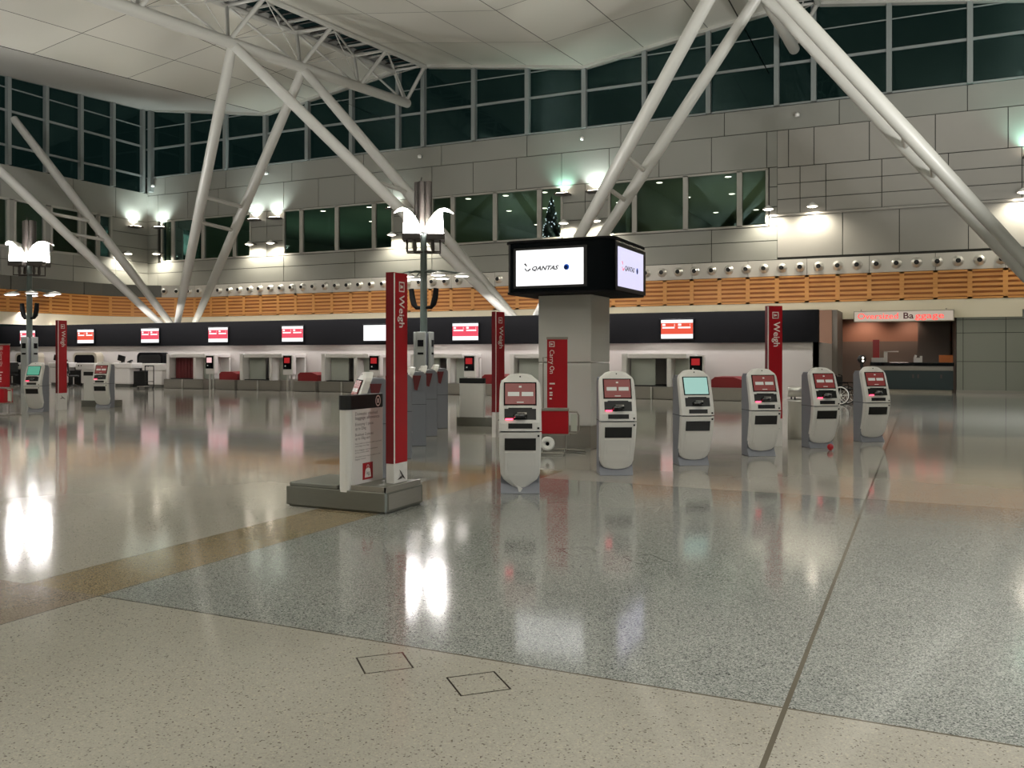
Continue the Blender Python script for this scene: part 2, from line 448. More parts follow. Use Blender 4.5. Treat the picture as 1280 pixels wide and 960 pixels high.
# left wall: panels + windows
b = B(); lw = [(26.9, 28.7), (29.2, 31.9), (32.35, 34.1), (34.6, 36.4), (36.85, 37.65), (37.8, 38.65)]
def lpan(y0, y1, z0, z1, ysx=(), zz=()):
    yy = [y0]+[y for y in ysx if y0 < y < y1]+[y1]; zz = [z0]+sorted(zz)+[z1]
    for a, c in zip(yy[:-1], yy[1:]):
        for d, e in zip(zz[:-1], zz[1:]): b.box(LX, LX+.05, a+.018, c-.018, d+.018, e-.018)
LJ = [18, 23, 27, 31.5, 36, 39]
lpan(10, WY, 10.15, 12.0, LJ); lpan(10, WY, 5.95, 7.55, LJ, [6.85])
lpan(38.7, WY, 7.55, 10.15, [], [9.3, 8.4]); lpan(10, 26.8, 7.55, 10.15, LJ)
for (a, c), (d, e) in zip(lw[:-1], lw[1:]): lpan(c, d, 7.55, 10.15)
b2 = B(); b2.box(LX-.2, LX, 10, WY+.2, 10.15, 12.0); b2.box(LX-.2, LX, 10, WY+.2, 3.3, 7.55); b2.box(LX-.2, LX, 38.65, WY+.2, 7.5, 10.2)
b2.box(LX-.2, LX, 10, 26.9, 7.5, 10.2)
structure(b.build('wall_left', 'panel')); structure(b2.build('wall_backing_left', 'joint'))
b = B(); b.poly([(LX-5, 20, 7), (LX-5, 42, 7), (LX-5, 42, 11), (LX-5, 20, 11)]); structure(b.build('wall_office_left', 'room'))
for a, c in lw:
    n += 1; w = B()
    w.box(LX-.1, LX+.07, a-.08, c+.08, 7.5, 7.62); w.box(LX-.1, LX+.07, a-.08, c+.08, 10.08, 10.2)
    w.box(LX-.1, LX+.07, a-.09, a+.05, 7.55, 10.15); w.box(LX-.1, LX+.07, c-.05, c+.09, 7.55, 10.15)
    fr = structure(w.build('window_%d' % n, 'frame'))
    B().poly([(LX-.03, a, 7.55), (LX-.03, c, 7.55), (LX-.03, c, 10.15), (LX-.03, a, 10.15)]).build('pane', 'glass_mid', fr)

# bands that run along the wall and round the corner
R = 5.0; L1 = XR-(LX+R); LA = R*PI/2
def path(s):      # distance from the right end -> point, direction, inward normal
    if s < L1: return Vector((XR-s, WY, 0)), Vector((-1, 0, 0)), Vector((0, -1, 0))
    if s < L1+LA:
        a = (s-L1)/R; c = Vector((LX+R, WY-R, 0)); nrm = Vector((math.sin(a), -math.cos(a), 0))
        return c-nrm*R, Vector((-math.cos(a), -math.sin(a), 0)), nrm
    return Vector((LX, WY-R-(s-L1-LA), 0)), Vector((0, -1, 0)), Vector((1, 0, 0))
LT = L1+LA+24
def band(b, s0, s1, off, z0, z1, th=.05, m=0, step=1.3):
    k = max(1, int(math.ceil((s1-s0)/step)))
    for i in range(k):
        a, c = s0+(s1-s0)*i/k, s0+(s1-s0)*(i+1)/k
        (p, _, np_), (q, _, nq) = path(a), path(c)
        P0, P1, Q0, Q1 = p+np_*off, p+np_*(off+th), q+nq*off, q+nq*(off+th)
        vs = [(*v.xy, z) for z in (z0, z1) for v in (P0, Q0, Q1, P1)]
        b.add(vs, [(0,1,2,3),(7,6,5,4),(0,4,5,1),(1,5,6,2),(2,6,7,3),(3,7,4,0)], m)
b = B(); s = 0; pw = 1.3
while s < LT-pw:
    band(b, s+.03, s+pw-.03, .06, 3.98, 5.2, .02, 1)
    for z in (3.98, 5.12): band(b, s, s+pw, .06, z, z+.08, .07)
    band(b, s, s+.09, .06, 3.98, 5.2, .07, step=.2); band(b, s+pw-.09, s+pw, .06, 3.98, 5.2, .07, step=.2)
    for k in range(5): band(b, s+.08, s+pw-.08, .09, 4.1+k*.205, 4.1+k*.205+.11, .035)
    s += pw
structure(b.build('trim_5', ['timber', 'timber_dark']))
b = B(); b_s = L1+3
s = 0
while s < b_s:
    e = min(s+2.6, b_s); band(b, s+.01, e-.01, .04, 5.22, 5.95, .04); s = e
while s < LT-3:
    band(b, s+.02, s+4.6, .04, 5.22, 5.95, .03, 1); s += 4.65
structure(b.build('trim_6', ['strip', 'strip_dark']))
b = B(); band(b, 0, LT, .02, 3.5, 3.97, .1); b.box(LX, LX+.1, 8, 36, 3.3, 3.97); band(b, L1-44, L1+LA+2, .02, 3.2, 3.5, .1)
structure(b.build('trim_7', 'cream'))

# air nozzles
nz = None
for i in range(61):
    s = XR-2.95+.794*i
    if s > L1+3: break
    p, d, nn = path(s); loc = (p+nn*.08)+Vector((0, 0, 5.58)); rz = math.atan2(nn.y, nn.x)+PI/2
    if nz is None:
        nz = thing('air_nozzle', 'round chrome air nozzle with black bore in the metal strip above the timber band', 'air nozzle', loc, rz, 'jet air nozzles in a row above the timber band')
        B().lathe([(.22, 0), (.22, .02), (.18, .035), (.17, .06), (.165, .12), (.14, .16), (.11, .19), (.1, .2)], axis=(0, -1, 0), n=18).build('housing', 'chrome', nz)
        B().lathe([(.105, .16), (.1, .215), (.09, .22), (0.001, .2)], axis=(0, -1, 0), n=14).build('bore', 'black', nz)
    else: dup(nz, loc, rz)

# roof trusses
def dash(b, p, q, r): b.tube([p, q], r, 8)
for tx, lab in zip(TRUSS[:2], ('white tubular roof truss over the middle of the hall, left of the big screen box', 'white tubular roof truss at the top edge, its chord end poking past the right-hand struts')):
    t = thing('roof_truss', lab, 'roof truss', (tx, 0, 0))
    zc = lambda y: 15.3-SL*(40.9-y)
    zt_ = lambda y: zroof(y)-.08
    y0 = 4.6
    B().tube([(0, y0, zc(y0)), (0, 41.0, zc(41.0))], .24, 18).build('bottom_chord', 'steelwhite', t)
    for sx in (-1, 1): B().tube([(sx*1.0, y0, zt_(y0)), (sx*1.0, 41.3, zt_(41.3))], .13, 10).build('top_chord', 'steelwhite', t)
    nodes = [4.6+4.55*k for k in range(9)]
    for k, y in enumerate(nodes):
        y = min(y, 40.8); dy = 1.0
        b = B()
        dash(b, (0, y, zc(y)), (1.0, min(y+dy, 41.2), zt_(y+dy)), .1); dash(b, (0, y, zc(y)), (-1.0, min(y+dy, 41.2), zt_(y+dy)), .08)
        dash(b, (1.0, min(y+dy, 41.2), zt_(y+dy)), (-1.0, min(y+dy, 41.2), zt_(y+dy)), .08)
        b.build('web_frame', 'steelwhite', t)
        if k < 8:
            b = B(); y2 = nodes[k+1]
            dash(b, (-1.0, y+dy, zt_(y+dy)), (0, min(y2, 40.8), zc(y2)), .055); dash(b, (1.0, y+dy, zt_(y+dy)), (-1.0, min(y2+dy, 41.2), zt_(y2+dy)), .05)
            b.tube([(0, y, zc(y)+.1), (1.0, min(y2+dy, 41.2), zt_(y2+dy))], .025, 6); b.tube([(1, y+dy, zt_(y+dy)), (.0, y2, zc(y2)+.1)], .025, 6)
            b.build('diagonal_brace', 'steelwhite', t)
    b = B(); y = y0
    while y < 41: 
        b.cbox((0, y, zt_(y)+.32), (2.1, .55, .05), Matrix.Rotation(.5, 3, 'X')); y += .72
    b.box(-1.15, -1.1, y0, 41.3, zt_(y0), zt_(y0)+.0); 
    b.build('skylight_louvres', 'louvre', t)
    b = B(); y = y0
    while y < 41: b.box(-1.0, 1.0, y-.05, y+.05, zt_(y)+.12, zt_(y)+.2); y += 2.27
    b.add([(-1.02, y0, zt_(y0)-.1), (-1.02, 41.3, zt_(41.3)-.1), (-1.02, 41.3, zt_(41.3)+.4), (-1.02, y0, zt_(y0)+.4)], [(0, 1, 2, 3)])
    b.add([(1.02, y0, zt_(y0)-.1), (1.02, 41.3, zt_(41.3)-.1), (1.02, 41.3, zt_(41.3)+.4), (1.02, y0, zt_(y0)+.4)], [(0, 1, 2, 3)])
    b.build('skylight_frame', 'steelwhite', t)
b = B()
for tx in TRUSS+[-45.6]: 
    b.add([(tx-1.4, -26, zroof(-26)+1.3), (tx+1.4, -26, zroof(-26)+1.3), (tx+1.4, WY+.3, zroof(WY)+1.3), (tx-1.4, WY+.3, zroof(WY)+1.3)], [(0, 1, 2, 3)])
structure(b.build('ceiling_over_skylights', 'louvre'))

# raking struts : base in the middle of each bay, heads on the trusses
def strut_pair(bx, tx, lab):
    s = 1 if tx > bx else -1
    t = thing('roof_strut', lab, 'strut', (bx+s*.35, 34.5, 3.0), 0, None)
    o = Vector((bx+s*.35, 34.5, 3.0))
    tops = [Vector((tx, 27.6, 14.25)), Vector((tx, 32.1, 14.55))]; feet = [Vector((bx+s*.3, 34.1, 0.0)), Vector((bx+s*.55, 34.95, 0.0))]
    axes = []
    for f, h in zip(feet, tops):
        f = f.copy(); f.z = 2.9
        if tx < -40: h = h.copy(); h.x += .55
        pts = [f+(h-f)*k for k in (0, .06, .2, .5, .8, 1)]; axes.append((f, h))
        B().tube([p-o for p in pts], [.15, .17, .21, .24, .23, .2], 16).build('tube', 'steelwhite', t)
    for k in (.44, .53):
        p = axes[0][0].lerp(axes[0][1], k); q = axes[1][0].lerp(axes[1][1], k-.02)
        B().tube([p-o, q-o], .09, 10).build('rung', 'steelwhite', t)
    b = B()
    for f, h in axes:
        b.lathe([(.17, -2.9), (.17, 0)], (f-o), n=12)
    b.build('foot_post', 'steelwhite', t)
strut_pair(-35.5, -45.6, 'pair of white raking steel struts leaning left towards the corner windows')
strut_pair(-35.5, -25.4, 'pair of white raking struts rising right from the left base to the middle truss')
strut_pair(-15.3, -25.4, 'pair of white raking struts behind the tall lamp post, rising left to the truss')
strut_pair(-15.3, -5.2, 'pair of white raking struts rising right from behind the big screen box')
strut_pair(4.9, -5.2, 'pair of thick white struts crossing the right-hand wall from top to edge')

# wall lamps
def lamp(kind, loc, rz, label):
    t = thing('wall_lamp', label, 'wall lamp', loc, rz)
    if kind == 'down':
        B().tube([(0, 0, .05), (0, -.35, .12), (0, -.6, .1)], .03, 8).build('bracket', 'lampbody', t)
        B().lathe([(.05, .16), (.1, .12), (.24, .02), (.26, -.02), (.22, -.02)], (0, -.62, 0)).build('shade', 'dish', t)
        B().lathe([(.001, -.07), (.14, -.05), (.23, -.01)], (0, -.62, 0)).build('lens', 'spot', t)
    else:
        B().box(-.38, .38, -.55, -.02, -.1, -.02).box(-.1, .1, -.1, 0, -.1, .08).build('tray', 'lampbody', t)
        B().box(-.3, .3, -.42, -.16, -.02, .02).build('lens', 'spot', t)
    return t
def spot(loc, d, power, size, col=(1, .95, .88), blend=.8, r=.06):
    L = bpy.data.lights.new('l', 'SPOT'); L.energy = power; L.spot_size = math.radians(size); L.spot_blend = blend; L.color = col; L.shadow_soft_size = r
    o = bpy.data.objects.new('light', L); C.objects.link(o); o.location = loc
    o.rotation_euler = Vector(d).to_track_quat('-Z', 'Y').to_euler(); return o
GREEN, WHITE, WARM = (.45, 1, .82), (.85, 1, .97), (1, .93, .78)
wl = [(-36.3, 'left of the paired struts base'), (-34.7, 'beside the first office window group'), (-26.3, 'left, behind the tall lamp post'), (-24.5, 'right, behind the tall lamp post'),
      (-16.2, 'left one above the big screen box'), (-14.5, 'right one above the big screen box'), (-6.3, 'at the end of the office windows'), (-4.4, 'on the blank right wall'), (3.7, 'at the right edge of the wall'), (5.6, 'past the right edge strut')]
for i, (x, w) in enumerate(wl):
    if x < 5: lamp('down', (x, WY-.05, 8.2), 0, 'small lit dish downlight on the long wall, '+w)
    spot((x, WY-.67, 8.08), (0, .3, -1), 330, 150, WARM)
for x, c, p, w in [(-36.3, WHITE, 150, 'first to the right of the corner'), (-34.7, WHITE, 150, 'second to the right of the corner'), (-26.4, WHITE, 40, 'behind the tall lamp post'),
                (-16.4, GREEN, 70, 'glowing green above the screen box'), (-14.7, WHITE, 150, 'glowing white above the screen box'), (4.1, GREEN, 130, 'glowing green at the right edge')]:
    lamp('up', (x, WY-.03, 9.75), 0, 'dark wall uplighter on the long wall, '+w)
    spot((x, WY-.35, 9.85), (0, .3, 1), p*2.2, 120, c)
# corner lamps
for (loc, rz, d, w) in [((LX+.03, 40.3, 9.75), PI/2, (-.3, 0, 1), 'on the left wall'), ((LX+1.35, WY-.03, 9.75), 0, (0, .3, 1), 'on the long wall')]:
    lamp('up', loc, rz, 'dark uplighter casting a white glow in the corner, '+w)
    nn = Vector((.35, 0, .1)) if rz else Vector((0, -.35, .1)); spot(Vector(loc)+nn, d, 380, 120, WHITE)
for (loc, rz, d, w) in [((LX+.05, 39.4, 7.9), PI/2, (-.35, 0, -1), 'on the left wall by the corner'), ((LX+1.5, WY-.05, 8.0), 0, (0, .35, -1), 'on the long wall by the corner')]:
    lamp('down', loc, rz, 'small lit dish downlight '+w)
    nn = Vector((.62, 0, -.1)) if rz else Vector((0, -.62, -.1)); spot(Vector(loc)+nn, d, 420, 150, WARM)
# little sensors on the sill
for x, w in [(-44.6, 'beside the corner mullion'), (-35.4, 'below the left curved glazing'), (-24.8, 'under the truss end'), (-15.4, 'above the screen box'), (-5.1, 'on the blank wall right of the strut tops')]:
    t = thing('sensor', 'tiny white sensor on the upper wall, '+w, 'sensor', (x, WY-.03, 12.45))
    B().box(-.05, .05, -.12, 0, -.05, .05).build('mount', 'mull', t); B().lathe([(.001, -.02), (.1, 0), (.11, .12), (.06, .16)], (0, -.18, -.1), n=12).build('head', 'dish', t)

# ------------------------------------------------------------------ check-in wall
Y0 = 33.5
b = B(); b.box(-56, -3.4, Y0, Y0+.2, 0, 2.09); b.box(-3.6, -3.4, Y0, 38.7, 0, 2.09);
structure(b.build('wall_check_in', 'whitewall'))
b = B(); b.box(-56, -3.4, Y0-.12, Y0+.3, 2.09, 3.27); b.box(-56, -3.4, Y0+.05, Y0+.3, 2.0, 2.09)
structure(b.build('trim_8', 'charcoal'))
scr = None
SX = [-45.6, -40.95, -36.2, -31.6, -27.0, -22.35, -17.75, -13.15, -8.55]
names = ['above the far left desk, behind the lamp post', 'second from the left wall', 'over the dark rounded baggage hood', 'over the maroon curtain bag drop', 'over the second bag drop', 'plain white, beside the tall red pylon', 'right of the lamp post', 'hidden behind the column', 'right of the column']
for i, x in enumerate(SX):
    if i == 7: continue      # out of sight behind the screen column
    t = thing('wall_display', 'lit display on the dark bulkhead, '+names[i], 'display', (x, Y0-.12, 2.62))
    B().box(-.68, .68, -.05, 0, -.41, .41).build('bezel', 'blackgloss', t, bevel=.01)
    if i == 5: B().box(-.62, .62, -.055, -.05, -.35, .35).build('picture', 's_white', t); continue
    b = B(); b.box(-.62, .62, -.055, -.05, -.36, .36, 0); b.box(-.62, .62, -.057, -.055, -.19, .24, 1)
    b.build('picture', ['s_white', 's_orange' if i in (1, 8) else 's_red'], t)
    b = B()
    for u in (-.57, .05):
        b.box(u, u+.12, -.06, -.057, .13, .21); b.box(u, u+.48, -.06, -.057, .03, .09)
    text(b, '1' if i % 2 else '2', .12, (-.12, -.06, .12), (1, 0, 0), (0, 0, 1)); text(b, '1', .12, (.48, -.06, .12), (1, 0, 0), (0, 0, 1))
    b.build('lettering', 's_white', t)
# bag drops
def bag_drop(x, mar, lab):
    t = thing('bag_drop', lab, 'bag drop', (x, 31.6, 0))
    b = B().box(-1.8, .72, 0, 1.8, .02, .46); b.box(-1.75, .65, .05, 1.75, 0, .03); b.build('conveyor_base', 'steel', t)
    b = B().box(-1.75, -1.55, .1, 1.85, .46, 1.68); b.box(-1.5, .72, .1, 1.85, 1.5, 1.68); b.box(-.02, .16, .1, 1.85, .46, 1.5); b.box(-1.5, .72, 1.75, 1.85, .46, 1.5)
    b.build('portal', 'white', t, bevel=.03)
    if mar:
        b = B()
        for k in range(14): b.box(-1.48+k*.105, -1.385+k*.105, .45+.03*(k % 2), .5+.03*(k % 2), .47, 1.49)
        b.build('curtain', 'maroon', t)
    else:
        B().box(-1.5, -.55, .5, .54, .47, 1.49).build('glass_screen', 'smoke', t)
    B().box(.18, .7, .6, .64, .47, 1.49).build('recess_panel', 'smoke', t)
    B().box(-1.5, -.02, .15, 1.7, .46, .5).build('belt', 'black', t)
    p = B().box(.82, 1.38, .05, .3, .72, 1.62).build('terminal', 'white', t, bevel=.03)
    B().box(.85, 1.31, .03, .05, .98, 1.58).build('terminal_face', 'blackgloss', p)
    B().box(.92, 1.22, .02, .03, 1.26, 1.5).build('terminal_display', 's_term' if not mar else 's_pink', p)
    B().box(.95, 1.0, .02, .03, 1.1, 1.15).build('terminal_button', 's_kbtn', p)
    b = B()
    for u in (.98, 1.2): b.tube([(u, .17, 0), (u, .17, .72)], .045, 10)
    b.build('terminal_leg', 'chrome', t)
    B().tube([(-.55, -.05, 0), (-.55, -.05, .46)], .035, 8).build('bumper_post', 'chrome', t)
    b = B().box(1.55, 2.74, -.1, .5, .02, .46).box(1.6, 2.7, -.05, .45, 0, .03); b.build('scale_base', 'steel', t)
    b = B(); b.prism([(1.62, .46), (2.7, .46), (2.7, .74), (2.4, .84), (1.75, .84), (1.62, .74)], lambda p, t_: (p[0], t_, p[1]), .1, 1.5); b.box(1.55, 2.72, .5, 1.6, .02, .46, 1)
    b.build('belt_cover', ['redcover', 'steel'], t)
    return t
for x, mar, lab in [(-31.6, 1, 'white bag drop with maroon curtain and steel base'), (-27, 0, 'white bag drop with smoked screen, right of the maroon curtain one'),
                    (-22.35, 0, 'white bag drop just left of the tall red pylon'), (-17.75, 0, 'white bag drop behind the row of turned kiosks'), (-13.15, 0, 'white bag drop mostly hidden by the column'), (-8.5, 0, 'white bag drop between the second and third kiosks')]:
    bag_drop(x, mar, lab)
# manned desks
def desk(x, lab, dark=True):
    t = thing('service_desk', lab, 'service desk', (x, 31.9, 0))
    b = B().box(-1.1, .3, 0, .7, .95, 1.22); b.box(-1.0, .1, .05, .7, .15, .95); b.build('counter', 'white', t, bevel=.04)
    B().box(-.95, .05, .1, .65, 0, .15).build('kickboard', 'strip_dark', t)
    b = B().box(1.0, 2.4, 0, .7, .85, 1.2); b.box(1.35, 2.3, .05, .7, .15, .85); b.build('side_counter', 'white', t, bevel=.04)
    B().box(1.4, 2.25, .1, .65, 0, .15).build('kickboard', 'strip_dark', t)
    poly = []
    for cx, cz, a0 in ((1.05, 1.5, 0), (-.25, 1.5, 90)):
        for k in range(7): a = math.radians(a0+15*k); poly.append((cx+.25*math.cos(a), cz+.25*math.sin(a)))
    poly += [(-.5, .3), (1.3, .3)]
    B().prism(poly, lambda p, t_: (p[0], t_, p[1]), 1.05, 1.5).build('baggage_hood', 'charcoal' if dark else 'beige', t)
    inner = [((px-.4)*.84+.4, (pz-1)*.84+1) for px, pz in poly]
    B().prism(inner, lambda p, t_: (p[0], t_, p[1]), 1.03, 1.05).build('hood_opening', 'black' if dark else 'charcoal', t)
    B().box(-.1, .98, .3, 1.0, 0, .8).build('belt_well', 'black', t)
    for u in (-.75,):
        b = B().cbox((u, .3, 1.45), (.42, .04, .3), Matrix.Rotation(.25, 3, 'Y')@Matrix.Rotation(.2, 3, 'Z')); b.box(u-.03, u+.03, .3, .36, 1.24, 1.35); b.cbox((u, .32, 1.23), (.2, .16, .02)); b.build('monitor', 'black', t)
    b = B().cbox((-.15, .3, 1.3), (.28, .12, .06), Matrix.Rotation(-.3, 3, 'Y')); b.cbox((-.15, .32, 1.24), (.1, .1, .04)); b.build('keypad', 'black', t)
    B().box(1.2, 1.3, -.005, 0, 1.03, 1.1).box(1.4, 1.46, -.005, 0, 1.03, 1.1).build('number_plate', 'charcoal', t)
desk(-36.2, 'white service desk with black rounded baggage hood beside the maroon curtain bag drop')
desk(-40.95, 'white service desk with beige rounded hood, behind the second kiosk from the left', False)
desk(-45.6, 'white service desk at the far left, behind the red pylon', False)
def office_chair(loc, rz, lab):
    t = thing('office_chair', lab, 'chair', loc, rz)
    b = B()
    for k in range(5): a = 2*PI*k/5; b.tube([(0, 0, .12), (.28*math.cos(a), .28*math.sin(a), .06)], .025, 6)
    b.build('base', 'black', t)
    for k in range(5): a = 2*PI*k/5; B().lathe([(.001, -.02), (.04, -.02), (.04, .02), (.001, .02)], (.28*math.cos(a), .28*math.sin(a), .04), (math.sin(a), -math.cos(a), 0), 10).build('caster', 'black', t)
    B().tube([(0, 0, .1), (0, 0, .5)], .03, 8).build('gas_lift', 'chrome', t)
    B().cbox((0, 0, .55), (.48, .46, .09)).build('seat', 'black', t, bevel=.03)
    B().cbox((0, .24, .95), (.42, .07, .55), Matrix.Rotation(-.12, 3, 'X')).build('backrest', 'black', t, bevel=.03)
    B().tube([(0, .1, .52), (0, .27, .56), (0, .28, .8)], .02, 8).build('back_bar', 'black', t)
office_chair((-43.9, 31.2, 0), .6, 'black office chair between the far left desks')
office_chair((-38.95, 31.0, 0), 2.4, 'black office chair beside the desk with the beige hood')
# stand beside the curtain bag drop
t = thing('bag_trolley', 'small open metal trolley frame in front of the desk beside the maroon curtain', 'trolley', (-33.6, 30.9, 0))
b = B()
for sx in (-.28, .28):
    b.tube([(sx, 0, .08), (sx, 0, 1.1)], .022, 8); b.tube([(sx, .0, .1), (sx, -.5, .1)], .02, 8)
b.tube([(-.28, 0, 1.1), (.28, 0, 1.1)], .022, 8); b.tube([(-.28, 0, .35), (.28, 0, .35)], .018, 8); b.build('frame', 'black', t)
B().box(-.27, .27, -.5, .0, .1, .14).build('platform', 'steel', t)
for sx in (-.25, .25):
    for yy in (-.45, -.02): B().lathe([(.001, -.02), (.045, -.02), (.045, .02), (.001, .02)], (sx, yy, .045), (1, 0, 0), 10).build('wheel', 'black', t)

# ------------------------------------------------------------------ oversized baggage alcove
b = B(); b.box(1.3, XR, WY-.03, WY+.2, .14, 3.5)
structure(b.build('wall_right_lower_backing', 'joint'))
b = B(); panels(b, 1.3, XR, .14, 3.5, [1.55, 3.12, 5.6, 8.1], [1.35, 2.55, 3.1], y=WY-.03, g=.012); structure(b.build('wall_right_lower', 'panel_grey'))
structure(B().box(1.3, XR, WY-.07, WY+.1, 0, .15).build('baseboard_right', 'steel'))
b = B(); b.box(-8, 1.6, 48, 48.2, 2.3, 3.9, 0); b.box(-8, 1.6, 47.9, 48.1, 0, 2.3, 1); b.box(-8, 1.5, WY+.2, 48, 3.55, 3.7, 0); b.box(1.3, 1.5, WY+.2, 48, 0, 3.6, 1); b.box(-8, -3.3, WY, WY+.2, 0, 3.6, 1); b.box(-.2, 1.2, 47.0, 47.2, 0, 3.5, 1)
structure(b.build('wall_alcove', ['alcove', 'alcovelow']))
b = B(); b.box(-8.4, -3.4, 38.7, 38.8, 2.09, 3.5, 0); b.box(-3.4, -3.2, 38.8, WY, 0, 3.5, 1); structure(b.build('wall_alcove_side', ['alcove', 'alcovelow']))
t = thing('oversize_sign', 'long beige sign with red lit lettering hanging over the alcove counter', 'sign', (-.7, 40.9, 3.28))
B().box(-2.0, 1.9, -.08, .08, -.24, .24).build('box', 'beige', t, bevel=.01)
B().box(-1.96, 1.86, -.09, -.08, -.2, .2).build('face', 'sign_lit', t)
b = B(); text(b, 'Oversized', .36, (-1.85, -.1, -.11), (1, 0, 0), (0, 0, 1), 0, bold=.002, fit=1.62); text(b, 'Ba', .36, (-.05, -.1, -.11), (1, 0, 0), (0, 0, 1), 1, bold=.008, fit=.42)
text(b, 'ggage', .36, (.42, -.1, -.11), (1, 0, 0), (0, 0, 1), 0, bold=.002, fit=1.1); b.build('lettering', ['sign_red', 'sign_dark'], t)
b = B(); 
for u in (-1.7, 1.6): b.tube([(u, 0, .24), (u, 0, .3)], .03, 6)
b.build('hanger', 'steel', t)
t = thing('alcove_counter', 'long dark teal counter with steel top in the oversized baggage alcove', 'counter', (-.05, 42.1, 0))
B().box(-2.0, 1.25, 0, .9, .12, .95).build('body', 'teal', t)
B().box(-2.05, 1.28, -.06, .95, 1.15, 1.3).build('top', 'blackgloss', t, bevel=.01)
B().box(-2.0, 1.25, -.04, 0, .95, 1.12).build('steel_rail', 'steel', t)
B().box(-2.0, 1.25, 0, .9, .94, 1.16).build('fascia', 'steel', t)
B().box(-1.95, 1.2, .05, .85, .0, .12).build('kick_strip', 'beige', t)
b = B()
for u in (-.35, -.15, .75): b.box(u, u+.07, -.01, 0, .62, .78)
b.build('door_label', 'text_grey', t)
tag(B().box(.65, 1.2, 42.3, 42.7, 1.3, 1.62).box(.75, 1.1, 42.29, 42.3, 1.33, 1.42).build('carton', 'orange'), 'orange carton on the right end of the alcove counter', 'box')
b = B().box(-.35, .0, 42.3, 42.55, 1.3, 1.5); b.cbox((-.28, 42.4, 1.55), (.1, .2, .14), Matrix.Rotation(.3, 3, 'Y')); b.box(-.1, .0, 42.3, 42.5, 1.5, 1.58)
tag(b.build('desk_telephone', 'white'), 'small white telephone set on the middle of the alcove counter', 'telephone')
t = thing('scale_display', 'white box with red upright post at the left end of the alcove counter', 'scale', (-1.85, 42.3, 1.3))
B().box(-.2, .3, -.1, .25, 0, .2).build('box', 'white', t, bevel=.01); B().box(-.15, .12, .0, .1, .2, 1.0).build('post', 'red', t); B().box(.3, .45, 0, .05, 0, .5).box(.3, .9, 0, .05, .45, .5).build('rail', 'white', t)
t = thing('stanchion', 'black post with a round head and two white lights beside the wheelchair', 'post', (-1.95, 33.6, 0))
B().lathe([(.001, 0), (.2, 0), (.2, .03), (.03, .06), (.025, 1.2)], n=14).build('post', 'black', t)
B().lathe([(.001, -.06), (.12, -.05), (.15, 0), (.12, .05), (.001, .06)], (0, 0, 1.48), (0, 1, 0), 16).tube([(0, 0, 1.2), (0, 0, 1.35)], .05, 8).build('head', 'black', t)
B().disc((.04, -.065, 1.53), .035, (0, -1, 0), 10).disc((.04, -.065, 1.42), .035, (0, -1, 0), 10).build('lamp', 'spotdim', t)
# wheelchair
t = thing('wheelchair', 'black wheelchair with spoked wheels parked by the alcove entrance', 'wheelchair', (-2.35, 30.9, 0), PI/2-.25)
def ring(b, c, r, tr, n=28, m=0):
    b.tube([(c[0], c[1]+r*math.cos(2*PI*k/n), c[2]+r*math.sin(2*PI*k/n)) for k in range(n)], tr, 8, m, closed=True)
for sx in (-.3, .3):
    b = B(); ring(b, (sx, 0, .31), .29, .022); b.build('tyre', 'black', t)
    b = B(); ring(b, (sx*1.12, 0, .31), .27, .016); b.lathe([(.04, -.03), (.04, .03)], (sx, 0, .31), (1, 0, 0), 10)
    for k in range(8): a = 2*PI*k/8; b.tube([(sx, 0, .31), (sx, .27*math.cos(a), .31+.27*math.sin(a))], .008, 5)
    b.build('hand_rim', 'dish', t)
    b = B(); b.lathe([(.001, -.015), (.09, -.015), (.09, .015), (.001, .015)], (sx*.8, -.45, .09), (1, 0, 0), 14); b.build('front_caster', 'black', t)
    b = B().tube([(sx*.85, .12, .25), (sx*.85, .15, .95), (sx*.85, .26, .98)], .016, 8).tube([(sx*.85, .13, .5), (sx*.85, -.3, .5), (sx*.85, -.45, .15), (sx*.8, -.45, .12)], .016, 8).tube([(sx*.85, .13, .72), (sx*.85, -.22, .72), (sx*.85, -.25, .5)], .016, 8)
    b.build('side_frame', 'charcoal', t); B().cbox((sx*.6, -.62, .12), (.16, .14, .02)).tube([(sx*.7, -.45, .35), (sx*.7, -.6, .12)], .014, 6).build('footrest', 'black', t)
B().box(-.25, .25, -.3, .12, .48, .53).build('seat', 'black', t); B().box(-.25, .25, .12, .15, .55, .92).build('backrest', 'black', t)

# ------------------------------------------------------------------ screen column
CX, CY = -5.7, 14.9
t = thing('screen_column', 'square metal column carrying a wide black display box near the middle', 'column', (CX, CY, 0))
b = B()
for z0, z1 in ((.4, 1.5), (1.51, 2.7)): b.box(-.5, .5, -.5, .5, z0, z1)
b.build('column_cladding', 'column', t, bevel=.02)
B().box(-.48, .48, -.48, .48, 0, .4).build('steel_skirt', 'steel', t)
def rrect(hx, hy, r, seg=6):
    out = []
    for cx, cy, a0 in ((hx-r, hy-r, 0), (-hx+r, hy-r, 90), (-hx+r, -hy+r, 180), (hx-r, -hy+r, 270)):
        for k in range(seg+1): a = math.radians(a0+90*k/seg); out.append((cx+r*math.cos(a), cy+r*math.sin(a)))
    return out
cxo, cyo = .12, -.18
box = B().prism(rrect(.98, .96, .2), lambda p, z: (cxo+p[0], cyo+p[1], z), 2.71, 3.58).build('display_box', 'blackgloss', t)
b = B().prism(rrect(1.0, .98, .2), lambda p, z: (cxo+p[0], cyo+p[1], z), 3.56, 3.6); b.prism(rrect(.99, .97, .2), lambda p, z: (cxo+p[0], cyo+p[1], z), 2.69, 2.72)
b.build('edge_trim', 'charcoal', t)
